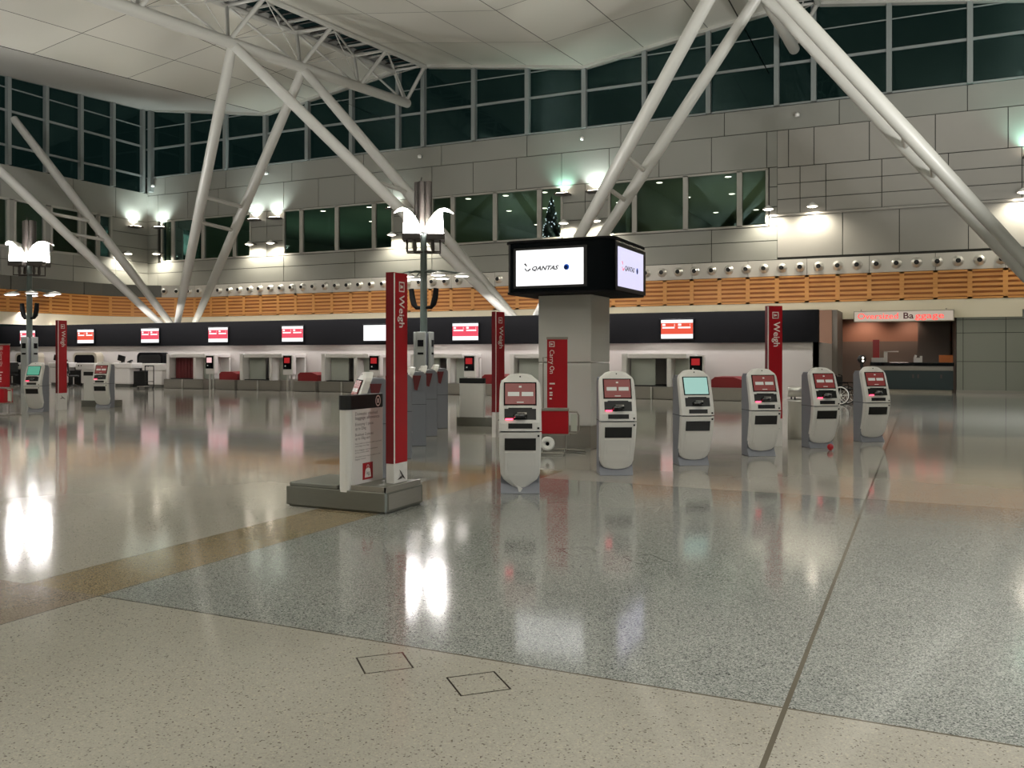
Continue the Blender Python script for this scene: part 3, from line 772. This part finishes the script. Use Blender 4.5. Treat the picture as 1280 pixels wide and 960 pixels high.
def logo_screen(b, org, xd, yd, w, k=1):
    org = Vector(org); xd = Vector(xd); yd = Vector(yd)
    # leaping tail mark
    P = lambda u, v: org+xd*u*w+yd*v*w
    for q in ([(.0, .1), (.03, .11), (.055, .065), (.045, .06)], [(.005, .03), (.03, .035), (.05, -.0), (.08, .0), (.09, -.012), (.04, -.012), (.02, .02)], [(.06, .0), (.1, .03), (.115, .025), (.1, .0)]): b.poly([P(*p) for p in q], 0)
    text(b, 'QANTAS', .085*w, P(.12, .0), xd, yd, 1, shear=.35, bold=.0028*w, fit=.44*w)
    n_ = 20
    for r, dx, dy, mi in ((.042, 0, 0, 2), (.03, -.008, -.006, 3)):
        b.poly([P(.68+dx+r*math.cos(2*PI*i/n_), .03+dy+r*math.sin(2*PI*i/n_))+(xd.cross(yd))*(.002 if mi == 3 else 0) for i in range(n_)], mi)
ys_ = cyo-.96
B().box(-.68, .66, ys_-.012, ys_, 2.78, 3.47).build('display_frame', 'black', box)
s1 = B().box(-.63, .6, ys_-.022, ys_-.012, 2.82, 3.43).build('display', 's_white', box)
b = B(); logo_screen(b, (-.48, ys_-.03, 3.08), (1, 0, 0), (0, 0, 1), 1.15); b.build('logo', ['s_ink', 's_ink', 's_blue', 's_navy'], s1)
xs_ = cxo+.98
B().box(xs_, xs_+.012, cyo-.82, cyo+.9, 2.72, 3.52).build('display_frame', 'black', box)
s2 = B().box(xs_+.012, xs_+.022, cyo-.72, cyo+.72, 2.79, 3.45).build('display', 's_lilac', box)
b = B(); logo_screen(b, (xs_+.03, cyo-.56, 3.08), (0, 1, 0), (0, 0, 1), 1.3); b.build('logo', ['s_red', 's_ink', 's_blue', 's_navy'], s2)

# ------------------------------------------------------------------ self-service kiosks
def yf(z):     # front profile (negative = towards the user)
    P = [(0.0, -.05), (.1, -.1), (.3, -.19), (.52, -.26), (.74, -.3), (.85, -.29), (1.05, -.23), (1.3, -.14), (1.43, -.08)]
    for (a, u), (c, v) in zip(P[:-1], P[1:]):
        if z <= c: return u+(v-u)*(z-a)/(c-a)
    return P[-1][1]
def wf(z, tip):
    P = [(.02, .005), (.08, .09), (.17, .2), (.24, .232), (.45, .243), (.75, .25), (1.05, .247), (1.22, .243), (1.3, .236), (1.34, .215), (1.37, .175), (1.4, .14), (1.413, .1), (1.42, .04)] if tip else \
        [(.085, .04), (.092, .12), (.11, .17), (.15, .208), (.21, .23), (.45, .242), (.75, .25), (1.05, .247), (1.22, .243), (1.3, .236), (1.34, .215), (1.37, .175), (1.4, .14), (1.413, .1), (1.42, .04)]
    return P
def shell_part(zlo, zhi, tip):
    P = wf(0, tip); zs_ = [p[0] for p in P]
    def W(z):
        for (a, u), (c, v) in zip(P[:-1], P[1:]):
            if z <= c: return u+(v-u)*(z-a)/(c-a)
        return P[-1][1]
    zz = sorted(set([max(zlo, P[0][0]), min(zhi, P[-1][0])]+[z for z in zs_ if zlo < z < zhi]+[z for z in (.35, .55, .65, .85, .95, 1.15) if zlo < z < zhi]))
    U = [-1, -.93, -.6, -.2, .2, .6, .93, 1]; k = len(U); b = B()
    fr, bk = [], []
    for z in zz:
        w = W(z)
        for u in U:
            e = max(0, abs(u)-.85)/.15*.025
            fr.append((u*w, yf(z)+e, z)); bk.append((u*w, yf(z)+.11, z))
    n_ = len(zz)
    vs = fr+bk; o = len(fr); fs = []
    for j in range(n_-1):
        for i in range(k-1):
            fs.append((j*k+i, j*k+i+1, (j+1)*k+i+1, (j+1)*k+i)); fs.append((o+j*k+i, o+(j+1)*k+i, o+(j+1)*k+i+1, o+j*k+i+1))
        fs.append((j*k, (j+1)*k, o+(j+1)*k, o+j*k)); fs.append((j*k+k-1, o+j*k+k-1, o+(j+1)*k+k-1, (j+1)*k+k-1))
    for i in range(k-1):
        fs.append((i, o+i, o+i+1, i+1)); t_ = (n_-1)*k; fs.append((t_+i, t_+i+1, o+t_+i+1, o+t_+i))
    b.add(vs, fs, 0, False); return b
def fp(b, u, z, w, h, off, th=.01, m=0):   # a plate lying on the sloping front
    dz = h/2; d = Vector((0, yf(z+dz)-yf(z-dz), h)).normalized(); R_ = Matrix.Rotation(math.atan2(-d.y, d.z), 3, 'X')
    nrm = Vector((0, -d.z, d.y)); c = Vector((u, (yf(z+dz)+yf(z-dz))/2, z))+nrm*off
    b.cbox(c, (w, th, h), R_, m); return b
cache = {}
def kiosk(loc, rz, scr_kind, lab, tip=False, tagholder=False, led=True):
    t = thing('check_in_kiosk', lab, 'kiosk', loc, rz, 'self-service kiosks')
    def part(name, key, fn, mats, par=t, bevel=0):
        if key not in cache: cache[key] = fn().mesh(name, mats if isinstance(mats, list) else [mats])
        o = bpy.data.objects.new(name, cache[key]); C.objects.link(o); o.parent = par
        if bevel: md = o.modifiers.new('bevel', 'BEVEL'); md.width = bevel; md.segments = 2; md.limit_method = 'ANGLE'; md.angle_limit = .7
        return o
    def body():
        prof = [(.2, 0), (.2, 1.28), (.14, 1.34), (-.0, 1.34)]+[(yf(z)+.06, z) for z in (1.25, 1.05, .85, .74, .52, .3, .12)]+[(-.13, 0)]
        return B().prism(prof, lambda p, x: (x, p[0], p[1]), -.232, .232)
    part('body', 'body', body, 'kgrey', bevel=.012)
    part('body_seam', 'seam', lambda: B().box(-.2335, .2335, -.2, .195, .745, .751), 'charcoal')
    up = part('upper_shell', ('up', tip), lambda: shell_part(.756, 1.42, tip), 'shell', bevel=.012)
    lo = part('lower_shell', ('lo', tip), lambda: shell_part(.08 if not tip else .02, .738, tip), 'shell', bevel=.012)
    part('display_bezel', 'bez', lambda: fp(B(), 0, 1.185, .385, .285, .0), 'charcoal', up)
    def scrn():
        b = B(); fp(b, 0, 1.185, .355, .255, .006, m=0)
        if scr_kind == 'red':
            for u in (-.078, .085): fp(b, u, 1.18, .135, .05, .009, m=1)
            fp(b, 0, 1.265, .03, .02, .009, m=1); fp(b, 0, 1.085, .08, .01, .009, m=1)
        return b
    part('display', ('scr', scr_kind), scrn, [{'red': 's_kred', 'cyan': 's_kcyan', 'green': 's_kgreen'}[scr_kind], 's_kbtn'], up)
    def slot():
        b = B(); fp(b, 0, .95, .37, .13, .0); fp(b, 0, 1.01, .28, .03, .0); return b
    part('scanner_bay', 'slot', slot, 'black', up)
    def scan():
        b = B(); c = Vector((.0, yf(.945)-.012, .94)); b.lathe([(.001, .03), (.05, .028), (.085, .0), (.08, -.03), (.001, -.035)], c, n=16); return b
    part('scanner', 'scan', scan, 'blackgloss', up)
    part('scanner_lip', 'lip', lambda: fp(B(), .02, .955, .11, .018, .03), 'steel', up)
    if led: part('scanner_glow', 'led', lambda: fp(B(), -.13, .893, .09, .014, .006), 'led', up)
    part('ticket_slot', 'tick', lambda: fp(B(), 0, .815, .28, .06, .0), 'black', up)
    part('camera_hole', 'cam', lambda: fp(B(), 0, 1.385, .016, .016, .0), 'black', up)
    part('lock', 'lock', lambda: fp(fp(B(), .21, .79, .022, .022, .003), .212, .7, .022, .022, .003), 'charcoal', up)
    part('insert_panel', 'ins', lambda: fp(B(), 0, .36, .36, .3, -.002), 'shell', lo)
    part('bag_tag_window', 'tagw', lambda: fp(B(), 0, .6, .365, .145, .001), 'black', lo)
    if tagholder: part('tag_holder', 'th', lambda: B().prism([(-.05, 1.27), (.1, 1.27), (.03, 1.0), (-.02, 1.02)], lambda p, x: (x, p[0], p[1]), .232, .262), 'maroon')
    if tip: part('bent_tip', 'tip', lambda: B().prism([(-.07, .12), (-.03, .07), (-.01, .0), (.03, .06), (-.05, .1)], lambda p, y: (p[0], y, p[1]), -.115, -.1), 'shell', lo)
    return t
KR = math.radians(25)
kiosk((-4.37, 9.6, 0), KR-.0, 'red', 'nearest self-service kiosk, its shell ending in a bent pointed tip', tip=True)
kiosk((-3.83, 11.57, 0), KR+.04, 'red', 'self-service kiosk in front of the screen column, with pink scanner glow')
kiosk((-3.13, 13.08, 0), KR+.13, 'cyan', 'self-service kiosk with a blank pale cyan screen right of the column', led=False)
kiosk((-2.41, 14.73, 0), KR+.1, 'red', 'self-service kiosk just in front of the right-hand red pylon')
kiosk((-1.66, 16.43, 0), KR+.16, 'red', 'self-service kiosk with the small red ball at its foot')
kiosk((-.9, 17.98, 0), KR+.14, 'red', 'rightmost self-service kiosk, farthest of the right-hand row')
kiosk((-23.1, 17.2, 0), KR-.06, 'green', 'far left self-service kiosk with a green screen, under the left lamp post')
kiosk((-23.0, 19.4, 0), KR-.06, 'red', 'self-service kiosk with red screen, right of the far left red pylon')
for i, (x, y) in enumerate([(-6.6, 9.72), (-7.62, 12.0), (-8.42, 13.8), (-9.17, 15.5), (-9.87, 17.2)]):
    kiosk((x, y, 0), -math.radians(44 if i == 0 else 50), 'red', ['kiosk turned away behind the weigh sign, only its tilted red screen showing', 'grey-sided kiosk turned away, directly behind the tall red pylon', 'third grey-sided kiosk back in the row behind the tall red pylon', 'fourth grey-sided kiosk in the row, second last before the white sign', 'last grey-sided kiosk of the turned row, nearest the white sign stand'][i], tagholder=True)
tag(B().lathe([(.001, 0), (.03, .01), (.05, .04), (.055, .06), (.05, .09), (.03, .11), (.001, .12)], (-1.43, 15.98, 0), n=16).build('ball', 'red'), 'small red ball on the floor at a kiosk foot', 'ball')

# ------------------------------------------------------------------ pylons
def bag_icon(b, c, xd, yd, s, m=0):
    c = Vector(c); xd = Vector(xd); yd = Vector(yd)
    def q(x0, x1, y0, y1): b.poly([c+xd*x0*s+yd*y0*s, c+xd*x1*s+yd*y0*s, c+xd*x1*s+yd*y1*s, c+xd*x0*s+yd*y1*s], m)
    q(-.5, .5, .38, .5); q(-.5, .5, -.5, -.38); q(-.5, -.38, -.38, .38); q(.38, .5, -.38, .38); q(-.12, .12, -.15, .2); q(-.2, .2, -.25, -.12)
def pylon(loc, h, lab, word='Weigh', zb=0, wy=.28, white=.5, rz=0):
    t = thing('sign_pylon', lab, 'sign pylon', loc, rz)
    B().box(-.05, .05, 0, wy, white, h).build('red_panel', 'red', t, bevel=.004)
    B().box(-.052, .048, -.003, 0, white, h).build('edge_panel', 'reddark', t)
    B().box(.048, .055, -.004, .014, white, h-.01).build('white_edge_strip', 'text_white', t)
    B().box(-.05, .05, 0, wy, zb, white).build('white_foot', 'white', t, bevel=.004)
    b = B(); s = wy/.28
    bag_icon(b, (.0525, wy*.52, h-.17*s), (0, 0, -1), (0, 1, 0), .12*s)
    text(b, word, .17*s, (.0525, wy*.4, h-.29*s), (0, 0, -1), (0, 1, 0), bold=.002, fit=.44*s); b.build('lettering', 'text_white', t)
    b = B(); b.poly([(.0525, wy*.3, white-.06), (.0525, wy*.42, white-.09), (.0525, wy*.85, white-.19), (.0525, wy*.5, white-.15)]); b.poly([(.0525, wy*.2, white-.17), (.0525, wy*.5, white-.16), (.0525, wy*.4, white-.13)]); b.build('tail_mark', 'text_dark', t)
    return t
pylon((-7.72, 15.7, 0), 2.5, 'red weigh pylon behind the nearest kiosk', rz=-.23)
pylon((-2.53, 16.22, 0), 2.52, 'red weigh pylon behind the right-hand kiosks', rz=-.95)
pylon((-23.2, 17.9, 0), 2.66, 'red weigh pylon at the far left between two kiosks', wy=.3)
# weigh station in the foreground
t = thing('weigh_station', 'low steel weigh station with white sign board and very tall red pylon, front left', 'weigh station', (-5.63, 7.65, 0))
px0, px1, py1 = -.65, .63, .74
b = B().box(px0, px1, 0, py1, .02, .22); b.box(px0+.02, px1-.02, .02, py1-.02, 0, .02); b.build('plinth', 'plinth', t, bevel=.006)
B().box(px0+.04, .02, .0, py1-.03, .22, .265).build('scale_plate', 'plate', t, bevel=.01)
B().box(.19, px1-.02, .03, py1-.03, .22, .27).build('scale_plate', 'plate', t, bevel=.01)
B().box(.19, px1-.015, .015, .03, .22, .275).box(px1-.03, px1-.015, .015, py1-.02, .22, .275).build('scale_edge', 'steel', t)
B().box(px1-.012, px1+.006, -.004, .012, .02, .222).build('corner_strip', 'mull', t)
B().box(px1, px1+.004, .05, py1-.04, .04, .2).build('end_panel', 'steel', t)
sg = B(); sg.prism(rrect(.07, .33, .05), lambda p, z: (.105+p[0], .325+p[1], z), .2, 1.205)
sgo = sg.build('sign_board', 'shell', t)
B().box(.172, .18, .06, .63, .24, 1.07).build('sign_face', 'white', sgo)
b = B().prism(rrect(.076, .338, .05), lambda p, z: (.105+p[0], .325+p[1], z), 1.065, 1.215); b.build('black_header', 'black', sgo)
b = B(); X = .1825; r = .052
n_ = 18
b.add([(X+.0015, .53+r*math.cos(2*PI*i/n_), 1.14+r*1.2*math.sin(2*PI*i/n_)) for i in range(n_)]+[(X+.0015, .53+r*.7*math.cos(2*PI*i/n_), 1.14+r*.9*math.sin(2*PI*i/n_)) for i in range(n_)], [(i, (i+1) % n_, n_+(i+1) % n_, n_+i) for i in range(n_)])
b.box(X, X+.002, .515, .545, 1.115, 1.165); b.build('header_emblem', 'text_white', sgo)
b = B(); X = .1815
for row, z, s_, w_ in [('Domestic checked', 1.0, .05, .42), ('baggage allowance', .955, .05, .46), ('Economy 1 piece', .89, .045, .34), ('up to 23kg', .845, .045, .2), ('Business 2 pieces', .78, .042, .34), ('up to 32kg each', .74, .042, .28)]:
    text(b, row, s_, (X, .1, z), (0, 1, 0), (0, 0, 1), 0, fit=w_)
for row, z, w_ in [('Please check your allowance before you travel', .69, .5), ('and weigh your bags', .665, .26), ('Extra baggage may be purchased', .62, .42), ('at the service desk', .595, .26), ('Oversized items must be taken to the', .55, .48), ('baggage counter', .525, .2)]:
    text(b, row, .022, (X, .1, z), (0, 1, 0), (0, 0, 1), 0, fit=w_)
b.build('sign_text', 'text_grey', sgo)
ic = B().box(X-.001, X+.001, .24, .43, .3, .48).build('red_icon', 'red', sgo)
b = B(); X += .002
b.poly([(X, .275, .32), (X, .395, .32), (X, .38, .405), (X, .36, .42), (X, .31, .42), (X, .29, .405)])
b.tube([(X, .335+.018*math.cos(k*PI/5), .435+.02*math.sin(k*PI/5)) for k in range(10)], .003, 4, closed=True); b.build('bag_symbol', 'text_white', ic)
b = B(); text(b, 'kg', .06, (X+.002, .305, .35), (0, 1, 0), (0, 0, 1), fit=.06); b.build('bag_lettering', 'text_grey', ic)
py = .33
pp = B().box(.42, .52, py, py+.27, .48, 2.53).build('pylon', 'red', t, bevel=.004)
B().box(.418, .518, py-.003, py, .48, 2.53).build('pylon_edge', 'reddark', t)
B().box(.518, .525, py-.004, py+.012, .48, 2.52).build('pylon_edge_strip', 'text_white', t)
B().box(.42, .52, py, py+.27, .265, .48).build('pylon_foot', 'white', t, bevel=.004)
b = B(); bag_icon(b, (.5225, py+.15, 2.38), (0, 0, -1), (0, 1, 0), .11); text(b, 'Weigh', .15, (.5225, py+.1, 2.29), (0, 0, -1), (0, 1, 0), bold=.002, fit=.35); b.build('pylon_lettering', 'text_white', pp)
b = B(); b.poly([(.5225, py+.1, .41), (.5225, py+.13, .39), (.5225, py+.23, .29), (.5225, py+.16, .32)]); b.poly([(.5225, py+.06, .3), (.5225, py+.16, .31), (.5225, py+.14, .34)]); b.build('tail_mark', 'text_dark', pp)
# white-backed sign stands on steel plinths
for (x, y, rz, lab) in [(-9.45, 18.1, .1, 'white sign stand with black header behind the turned kiosk row'), (-23.75, 19.6, .15, 'white sign stand with black header at far left, between pylon and kiosk')]:
    t = thing('sign_stand', lab, 'sign stand', (x, y, 0), rz)
    B().prism(rrect(.31, .07, .04), lambda p, z: (p[0], p[1], z), .2, 1.0).build('board', 'shell', t)
    B().prism(rrect(.315, .075, .04), lambda p, z: (p[0], p[1], z), .98, 1.1).build('header', 'black', t)
    B().box(-.36, .65, -.1, .55, 0, .2).build('plinth', 'plinth', t, bevel=.006)
    B().box(-.3, .25, -.09, -.075, .02, .2).build('foot_plate', 'beige', t)

# carry-on gauges
def gauge(loc, rz, lab):
    t = thing('carry_on_gauge', lab, 'bag gauge', loc, rz)
    B().box(-.14, .2, -.02, .02, .76, 1.92).build('red_board', 'red', t, bevel=.004)
    B().box(-.15, .21, -.022, .024, 1.9, 1.94).build('board_cap', 'steel', t)
    b = B(); bag_icon(b, (-.06, -.0215, 1.82), (0, 0, -1), (1, 0, 0), .09); text(b, 'Carry On', .11, (-.095, -.0215, 1.73), (0, 0, -1), (1, 0, 0), fit=.4); b.build('lettering', 'text_white', t)
    b = B()
    for z, w in ((1.15, .09), (1.07, .04), (1.0, .05), (.96, .05), (.9, .04)): b.box(-.1, -.1+w, -.022, -.021, z, z+.025)
    b.build('small_text', 'text_white', t)
    B().box(-.26, .22, -.2, .1, .34, .72).build('red_bin', 'red', t, bevel=.008)
    B().box(-.27, .23, -.21, .11, .72, .75).build('bin_rim', 'steel', t)
    B().box(-.27, .23, -.21, .11, .31, .34).build('bin_rim', 'steel', t)
    b = B()
    for sx in (-.2, .17): b.tube([(sx, .0, .03), (sx, .03, .32)], .014, 8); b.tube([(sx-.02, -.25, .03), (sx-.02, .28, .03)], .014, 8)
    b.tube([(-.22, -.25, .03), (.15, -.25, .03)], .014, 8); b.tube([(-.22, .28, .03), (.3, .28, .03), (.5, .1, .03)], .014, 8)
    b.tube([(-.21, .03, .75), (-.21, .03, 1.6), (-.14, .0, 1.6)], .013, 8)
    b.tube([(.23, -.1, .7), (.36, -.1, .7), (.39, -.1, .64), (.39, -.1, .4), (.35, -.1, .34), (.23, -.1, .34)], .014, 8); b.build('tube_frame', 'steel', t)
    B().box(.26, .36, -.11, -.09, .38, .66).build('side_plate', 'insert', t)
    B().lathe([(.001, .0), (.03, .01), (.03, .03), (.1, .035), (.115, .02), (.12, 0), (.11, -.01)], (-.12, -.2, .18), (0, -1, 0), 22).build('dial', 'dish', t)
    B().lathe([(.001, .045), (.03, .04), (.032, .02)], (-.12, -.2, .18), (0, -1, 0), 12).box(-.14, -.1, -.19, -.05, .16, .32).build('dial_hub', 'charcoal', t)
gauge((-5.55, 13.62, 0), KR-.1, 'red Carry On bag gauge with round white dial, in front of the screen column')
gauge((-22.72, 15.9, 0), KR-.3, 'red Carry On bag gauge cut off by the left edge of the picture')
# bins by the right-hand pylon
t = thing('litter_bin', 'brushed steel litter bin between the right-hand kiosks', 'bin', (-2.22, 17.9, 0))
B().lathe([(.001, 0), (.17, 0), (.17, .72), (.18, .74), (.15, .78), (.14, .76)], n=24).build('body', 'chrome', t)
B().lathe([(.15, .83), (.17, .83), (.17, 1.0), (.16, 1.01), (.001, 1.01)], n=24).build('lid', 'chrome', t)
b = B()
for k in range(3): a = 2*PI*k/3+.4; B().tube([(.14*math.cos(a), .14*math.sin(a), .7), (.14*math.cos(a), .14*math.sin(a), .97)], .015, 6).build('lid_post', 'black', t)

t = thing('barrier_post', 'slim pale barrier post beside the steel litter bin', 'post', (-1.93, 18.2, 0))
B().lathe([(.001, 0), (.14, 0), (.14, .02), (.03, .04), (.028, .92)], n=14).build('post', 'shell', t); B().lathe([(.04, .9), (.045, .92), (.045, .98), (.001, .99)], n=14).build('belt_head', 'black', t)

# ------------------------------------------------------------------ lamp posts
def lamp_post(loc, lab, light=True):
    t = thing('lamp_post', lab, 'lamp post', loc)
    B().tube([(0, 0, 0), (0, 0, 5.75)], [.13, .11], 16).build('pole', 'pole', t)
    h = B()
    h.prism(rrect(.2, .2, .06), lambda p, z: (p[0], p[1], z), 0, 2.35); ho = h.build('base_column', 'kgrey', t)
    for k in range(4):
        R_ = Matrix.Rotation(PI/2*k+.2, 3, 'Z')
        B().cbox(R_@Vector((0, -.26, 1.2)), (.32, .1, 2.4), R_).build('base_panel', 'basepanel', ho, bevel=.02)
        B().cbox(R_@Vector((-.0, -.315, 2.02)), (.2, .01, .22), R_).build('vent', 'charcoal', ho); B().cbox(R_@Vector((-.0, -.315, 1.68)), (.2, .01, .07), R_).build('vent', 'charcoal', ho)
    for sx in (-1, 1):
        b = B(); b.tube([(0, 0, 3.2), (sx*.28, 0, 3.22), (sx*.38, 0, 3.34), (sx*.44, 0, 3.55), (sx*.48, 0, 3.85)], [.04, .07, .1, .1, .085], 10)
        b.build('camera_arm', 'matte', t)
    for k, (a, r_) in enumerate(((-2.9, .95), (-2.2, .6), (-.55, 1.0), (.15, 1.35), (1.2, .8), (2.4, .9))):
        d = Vector((math.cos(a), math.sin(a), 0))
        ar = B().tube([(0, 0, 4.4), d*r_*.5+Vector((0, 0, 4.42)), d*r_+Vector((0, 0, 4.32))], .03, 8).build('downlight_arm', 'pole', t)
        B().lathe([(.04, .1), (.2, .06), (.27, -.01), (.24, -.02)], d*r_+Vector((0, 0, 4.24)), n=18).build('dish', 'dish', ar)
        B().lathe([(.001, -.04), (.15, -.035), (.23, -.01)], d*r_+Vector((0, 0, 4.24)), n=18).build('lens', 'spotmid', ar)
    for k in range(2):
        a = PI*k+.5; d = Vector((math.cos(a), math.sin(a), 0)); sd = Vector((-d.y, d.x, 0)); R_ = Matrix.Rotation(a, 3, 'Z')
        for q in (-1, 1):
            o_ = sd*.24*q
            hd = B().cbox(d*.4+o_+Vector((0, 0, 5.54)), (.6, .42, .2), R_).build('floodlight_head', 'lampbody', t, bevel=.02)
            B().cbox(d*.4+o_+Vector((0, 0, 5.66)), (.5, .36, .05), R_).build('lens', 'lens', hd)
            b = B().tube([(0, 0, 5.06), d*.12+o_+Vector((0, 0, 5.06)), d*.55+o_+Vector((0, 0, 5.06)), d*.55+o_+Vector((0, 0, 5.45))], .03, 8)
            b.tube([d*.3+o_+Vector((0, 0, 5.06)), d*.3+o_+Vector((0, 0, 5.2)), d*.3+o_+Vector((0, 0, 5.45))], [.04, .07, .05], 8); b.build('head_bracket', 'lampbody', hd)
        prof = [(.06, 5.72), (.12, 5.95), (.22, 6.17), (.36, 6.36), (.52, 6.49), (.7, 6.54), (.86, 6.5), (1.0, 6.4)]
        wid = [.42, .44, .45, .45, .43, .38, .26, .05]
        b = B(); vs = []
        for (rr, zz), wv in zip(prof, wid):
            for s_ in (-1, 0, 1): vs.append(d*rr+sd*s_*wv+Vector((0, 0, zz-(.03 if s_ else 0))))
        b.add(vs, [(i*3+j, i*3+j+1, (i+1)*3+j+1, (i+1)*3+j) for i in range(len(prof)-1) for j in range(2)], 0, True)
        o = b.build('wing_reflector', 'dish', t); md = o.modifiers.new('s', 'SOLIDIFY'); md.thickness = .02
        for q in (-1, 1):
            poly = [(.06, 5.7)]+[(rr, zz-.04) for rr, zz in prof[1:5]]+[(.62, 6.42), (.66, 5.7)]
            B().prism(poly, lambda p, t_, d=d, sd=sd: tuple(d*p[0]+sd*t_+Vector((0, 0, p[1]))), q*.4-.008, q*.4+.008).build('lamp_glass', 'glassglow', o)
    b = B()
    for u, v in ((-.2, -.05), (.0, -.12), (.2, -.02), (.05, .15)): b.tube([(u, v, 5.7), (u, v, 7.4)], .115, 12)
    b.tube([(-.05, -.1, 7.4), (-.02, -.1, 7.55)], .02, 6); b.build('dark_cylinders', 'lampbody', t)
    if light:
        for k in range(4):
            a = PI/2*k+.95; L = bpy.data.lights.new('flood', 'AREA'); L.shape = 'SQUARE'; L.size = .42; L.energy = UP; L.color = (1, .99, .96)
            o = bpy.data.objects.new('flood_light', L); C.objects.link(o); o.location = Vector(loc)+Vector((.42*math.cos(a), .42*math.sin(a), 5.71)); o.rotation_euler = (PI, 0, 0)
        for a, r_ in ((-2.9, .95), (-2.2, .6), (-.55, 1.0), (.15, 1.35), (1.2, .8), (2.4, .9)): spot(Vector(loc)+Vector((math.cos(a)*r_, math.sin(a)*r_, 4.18)), (math.cos(a)*.3, math.sin(a)*.3, -1), DOWN/6, 140, (1, 1, .96), 1, .2)
    return t
UP, DOWN = 430, 1100
LP = [((-15.1, 25.4, 0), 'tall lamp post with blazing floodlights near the middle, behind the turned kiosks'), ((-34.9, 25.6, 0), 'tall lamp post with blazing floodlights at the far left edge')]
for loc, lab in LP: lamp_post(loc, lab)
# the rest of the hall's lamp posts stand outside the frame: their light only
for x, y in [(5.1, 25.4), (-15.1, 5.5), (5.1, 5.5), (-34.9, 5.5), (-15.1, -14), (5.1, -14)]:
    for dz, e, rx in ((5.7, UP*4, PI), ):
        L = bpy.data.lights.new('flood', 'AREA'); L.shape = 'DISK'; L.size = 1.4; L.energy = e*1.35; L.color = (1, .995, .97)
        o = bpy.data.objects.new('flood_light', L); C.objects.link(o); o.location = (x, y, dz); o.rotation_euler = (rx, 0, 0)
    spot((x, y, 4.1), (0, 0, -1), DOWN*1.9, 165, (1, .99, .98), .6, .6)

# strip light above the white check-in wall, alcove lamp, office glow
L = bpy.data.lights.new('strip', 'AREA'); L.shape = 'RECTANGLE'; L.size = 44; L.size_y = .2; L.energy = 900; L.color = (1, .96, .95)
o = bpy.data.objects.new('strip_light', L); C.objects.link(o); o.location = (-26, 32.6, 4.0); o.rotation_euler = (.35, 0, 0)
L = bpy.data.lights.new('cove', 'AREA'); L.shape = 'RECTANGLE'; L.size = 52; L.size_y = .15; L.energy = 300; L.color = (1, .93, .8)  # unseen light added behind the bulkhead to brighten the cream band
o = bpy.data.objects.new('cove_light', L); C.objects.link(o); o.location = (-26, 34.3, 3.1); o.rotation_euler = (PI/2+.25, 0, 0)
spot((-2.6, 46.9, 3.45), (0, .6, -1), 90, 125, (1, .66, .5)); spot((-.5, 46.9, 3.45), (0, .6, -1), 60, 120, (1, .7, .55)); spot((-1, 44, 3.4), (0, 0, -1), 160, 150, (1, .85, .75), 1, .4)
spot((-20, 48, 10.3), (0, 0, -1), 480, 160, (.9, 1, .85), 1, 1); spot((-9, 48, 10.3), (0, 0, -1), 320, 160, (1, .95, .7), 1, 1); spot((-30, 48, 10.3), (0, 0, -1), 320, 160, (.8, 1, .9), 1, 1)

for x, c in ((-38, (.6, 1, .85)), (-30, (.7, 1, .9)), (-21, (.8, 1, .85)), (-15.5, (1, .95, .75)), (-9, (.9, 1, .75))):
    L = bpy.data.lights.new('office', 'AREA'); L.shape = 'RECTANGLE'; L.size = 5; L.size_y = 10; L.energy = 45; L.color = c  # upward fill lights added to brighten the office ceiling
    o = bpy.data.objects.new('office_light', L); C.objects.link(o); o.location = (x, 50, 7.5); o.rotation_euler = (PI, 0, 0)
# small decorated tree in the office window above the screen box
t = thing('decorated_tree', 'dark decorated tree with tiny white lights in the office window above the screen box', 'tree', (-17.55, WY+1.0, 7.32))
B().lathe([(.55, .1), (.35, .7), (.45, .7), (.25, 1.4), (.33, 1.4), (.15, 2.0), (.2, 2.0), (.001, 2.6)], n=14).build('foliage', 'tree', t)
b = B()
for k in range(70):
    z = .3+2.1*rnd.random(); a = rnd.random()*2*PI; r = .58*(1-z/2.7)+.03
    c = Vector((r*math.cos(a), r*math.sin(a), z)); b.lathe([(.001, -.018), (.018, 0), (.001, .018)], c, n=5)
b.build('tree_lights', 'tinsel', t, kind='stuff')
B().tube([(0, 0, 0), (0, 0, .15)], .06, 8).build('trunk', 'black', t)

# ------------------------------------------------------------------ world, camera
w = bpy.data.worlds.new('night'); scn.world = w; w.use_nodes = True
bg = w.node_tree.nodes['Background']; bg.inputs[0].default_value = (.30, .62, .58, 1); bg.inputs[1].default_value = .013
cam = bpy.data.cameras.new('camera'); co = bpy.data.objects.new('camera', cam); C.objects.link(co); scn.camera = co
co.location = (0, 0, EYE); co.rotation_euler = (PI/2, 0, YAW)
cam.sensor_width = 36; cam.lens = 36*1100/1280; cam.shift_y = -37/1280; cam.clip_end = 300; cam.clip_start = .05
vs_ = scn.view_settings; vs_.view_transform = 'Standard'; vs_.look = 'None'; vs_.exposure = .22; vs_.gamma = 1; vs_.use_curve_mapping = False
scn.cycles.use_denoising = True
scn.cycles.max_bounces = 8; scn.cycles.diffuse_bounces = 4; scn.cycles.glossy_bounces = 4; scn.cycles.transparent_max_bounces = 8
scn.cycles.sample_clamp_indirect = 6; scn.cycles.sample_clamp_direct = 0
scn.cycles.caustics_reflective = False; scn.cycles.caustics_refractive = False
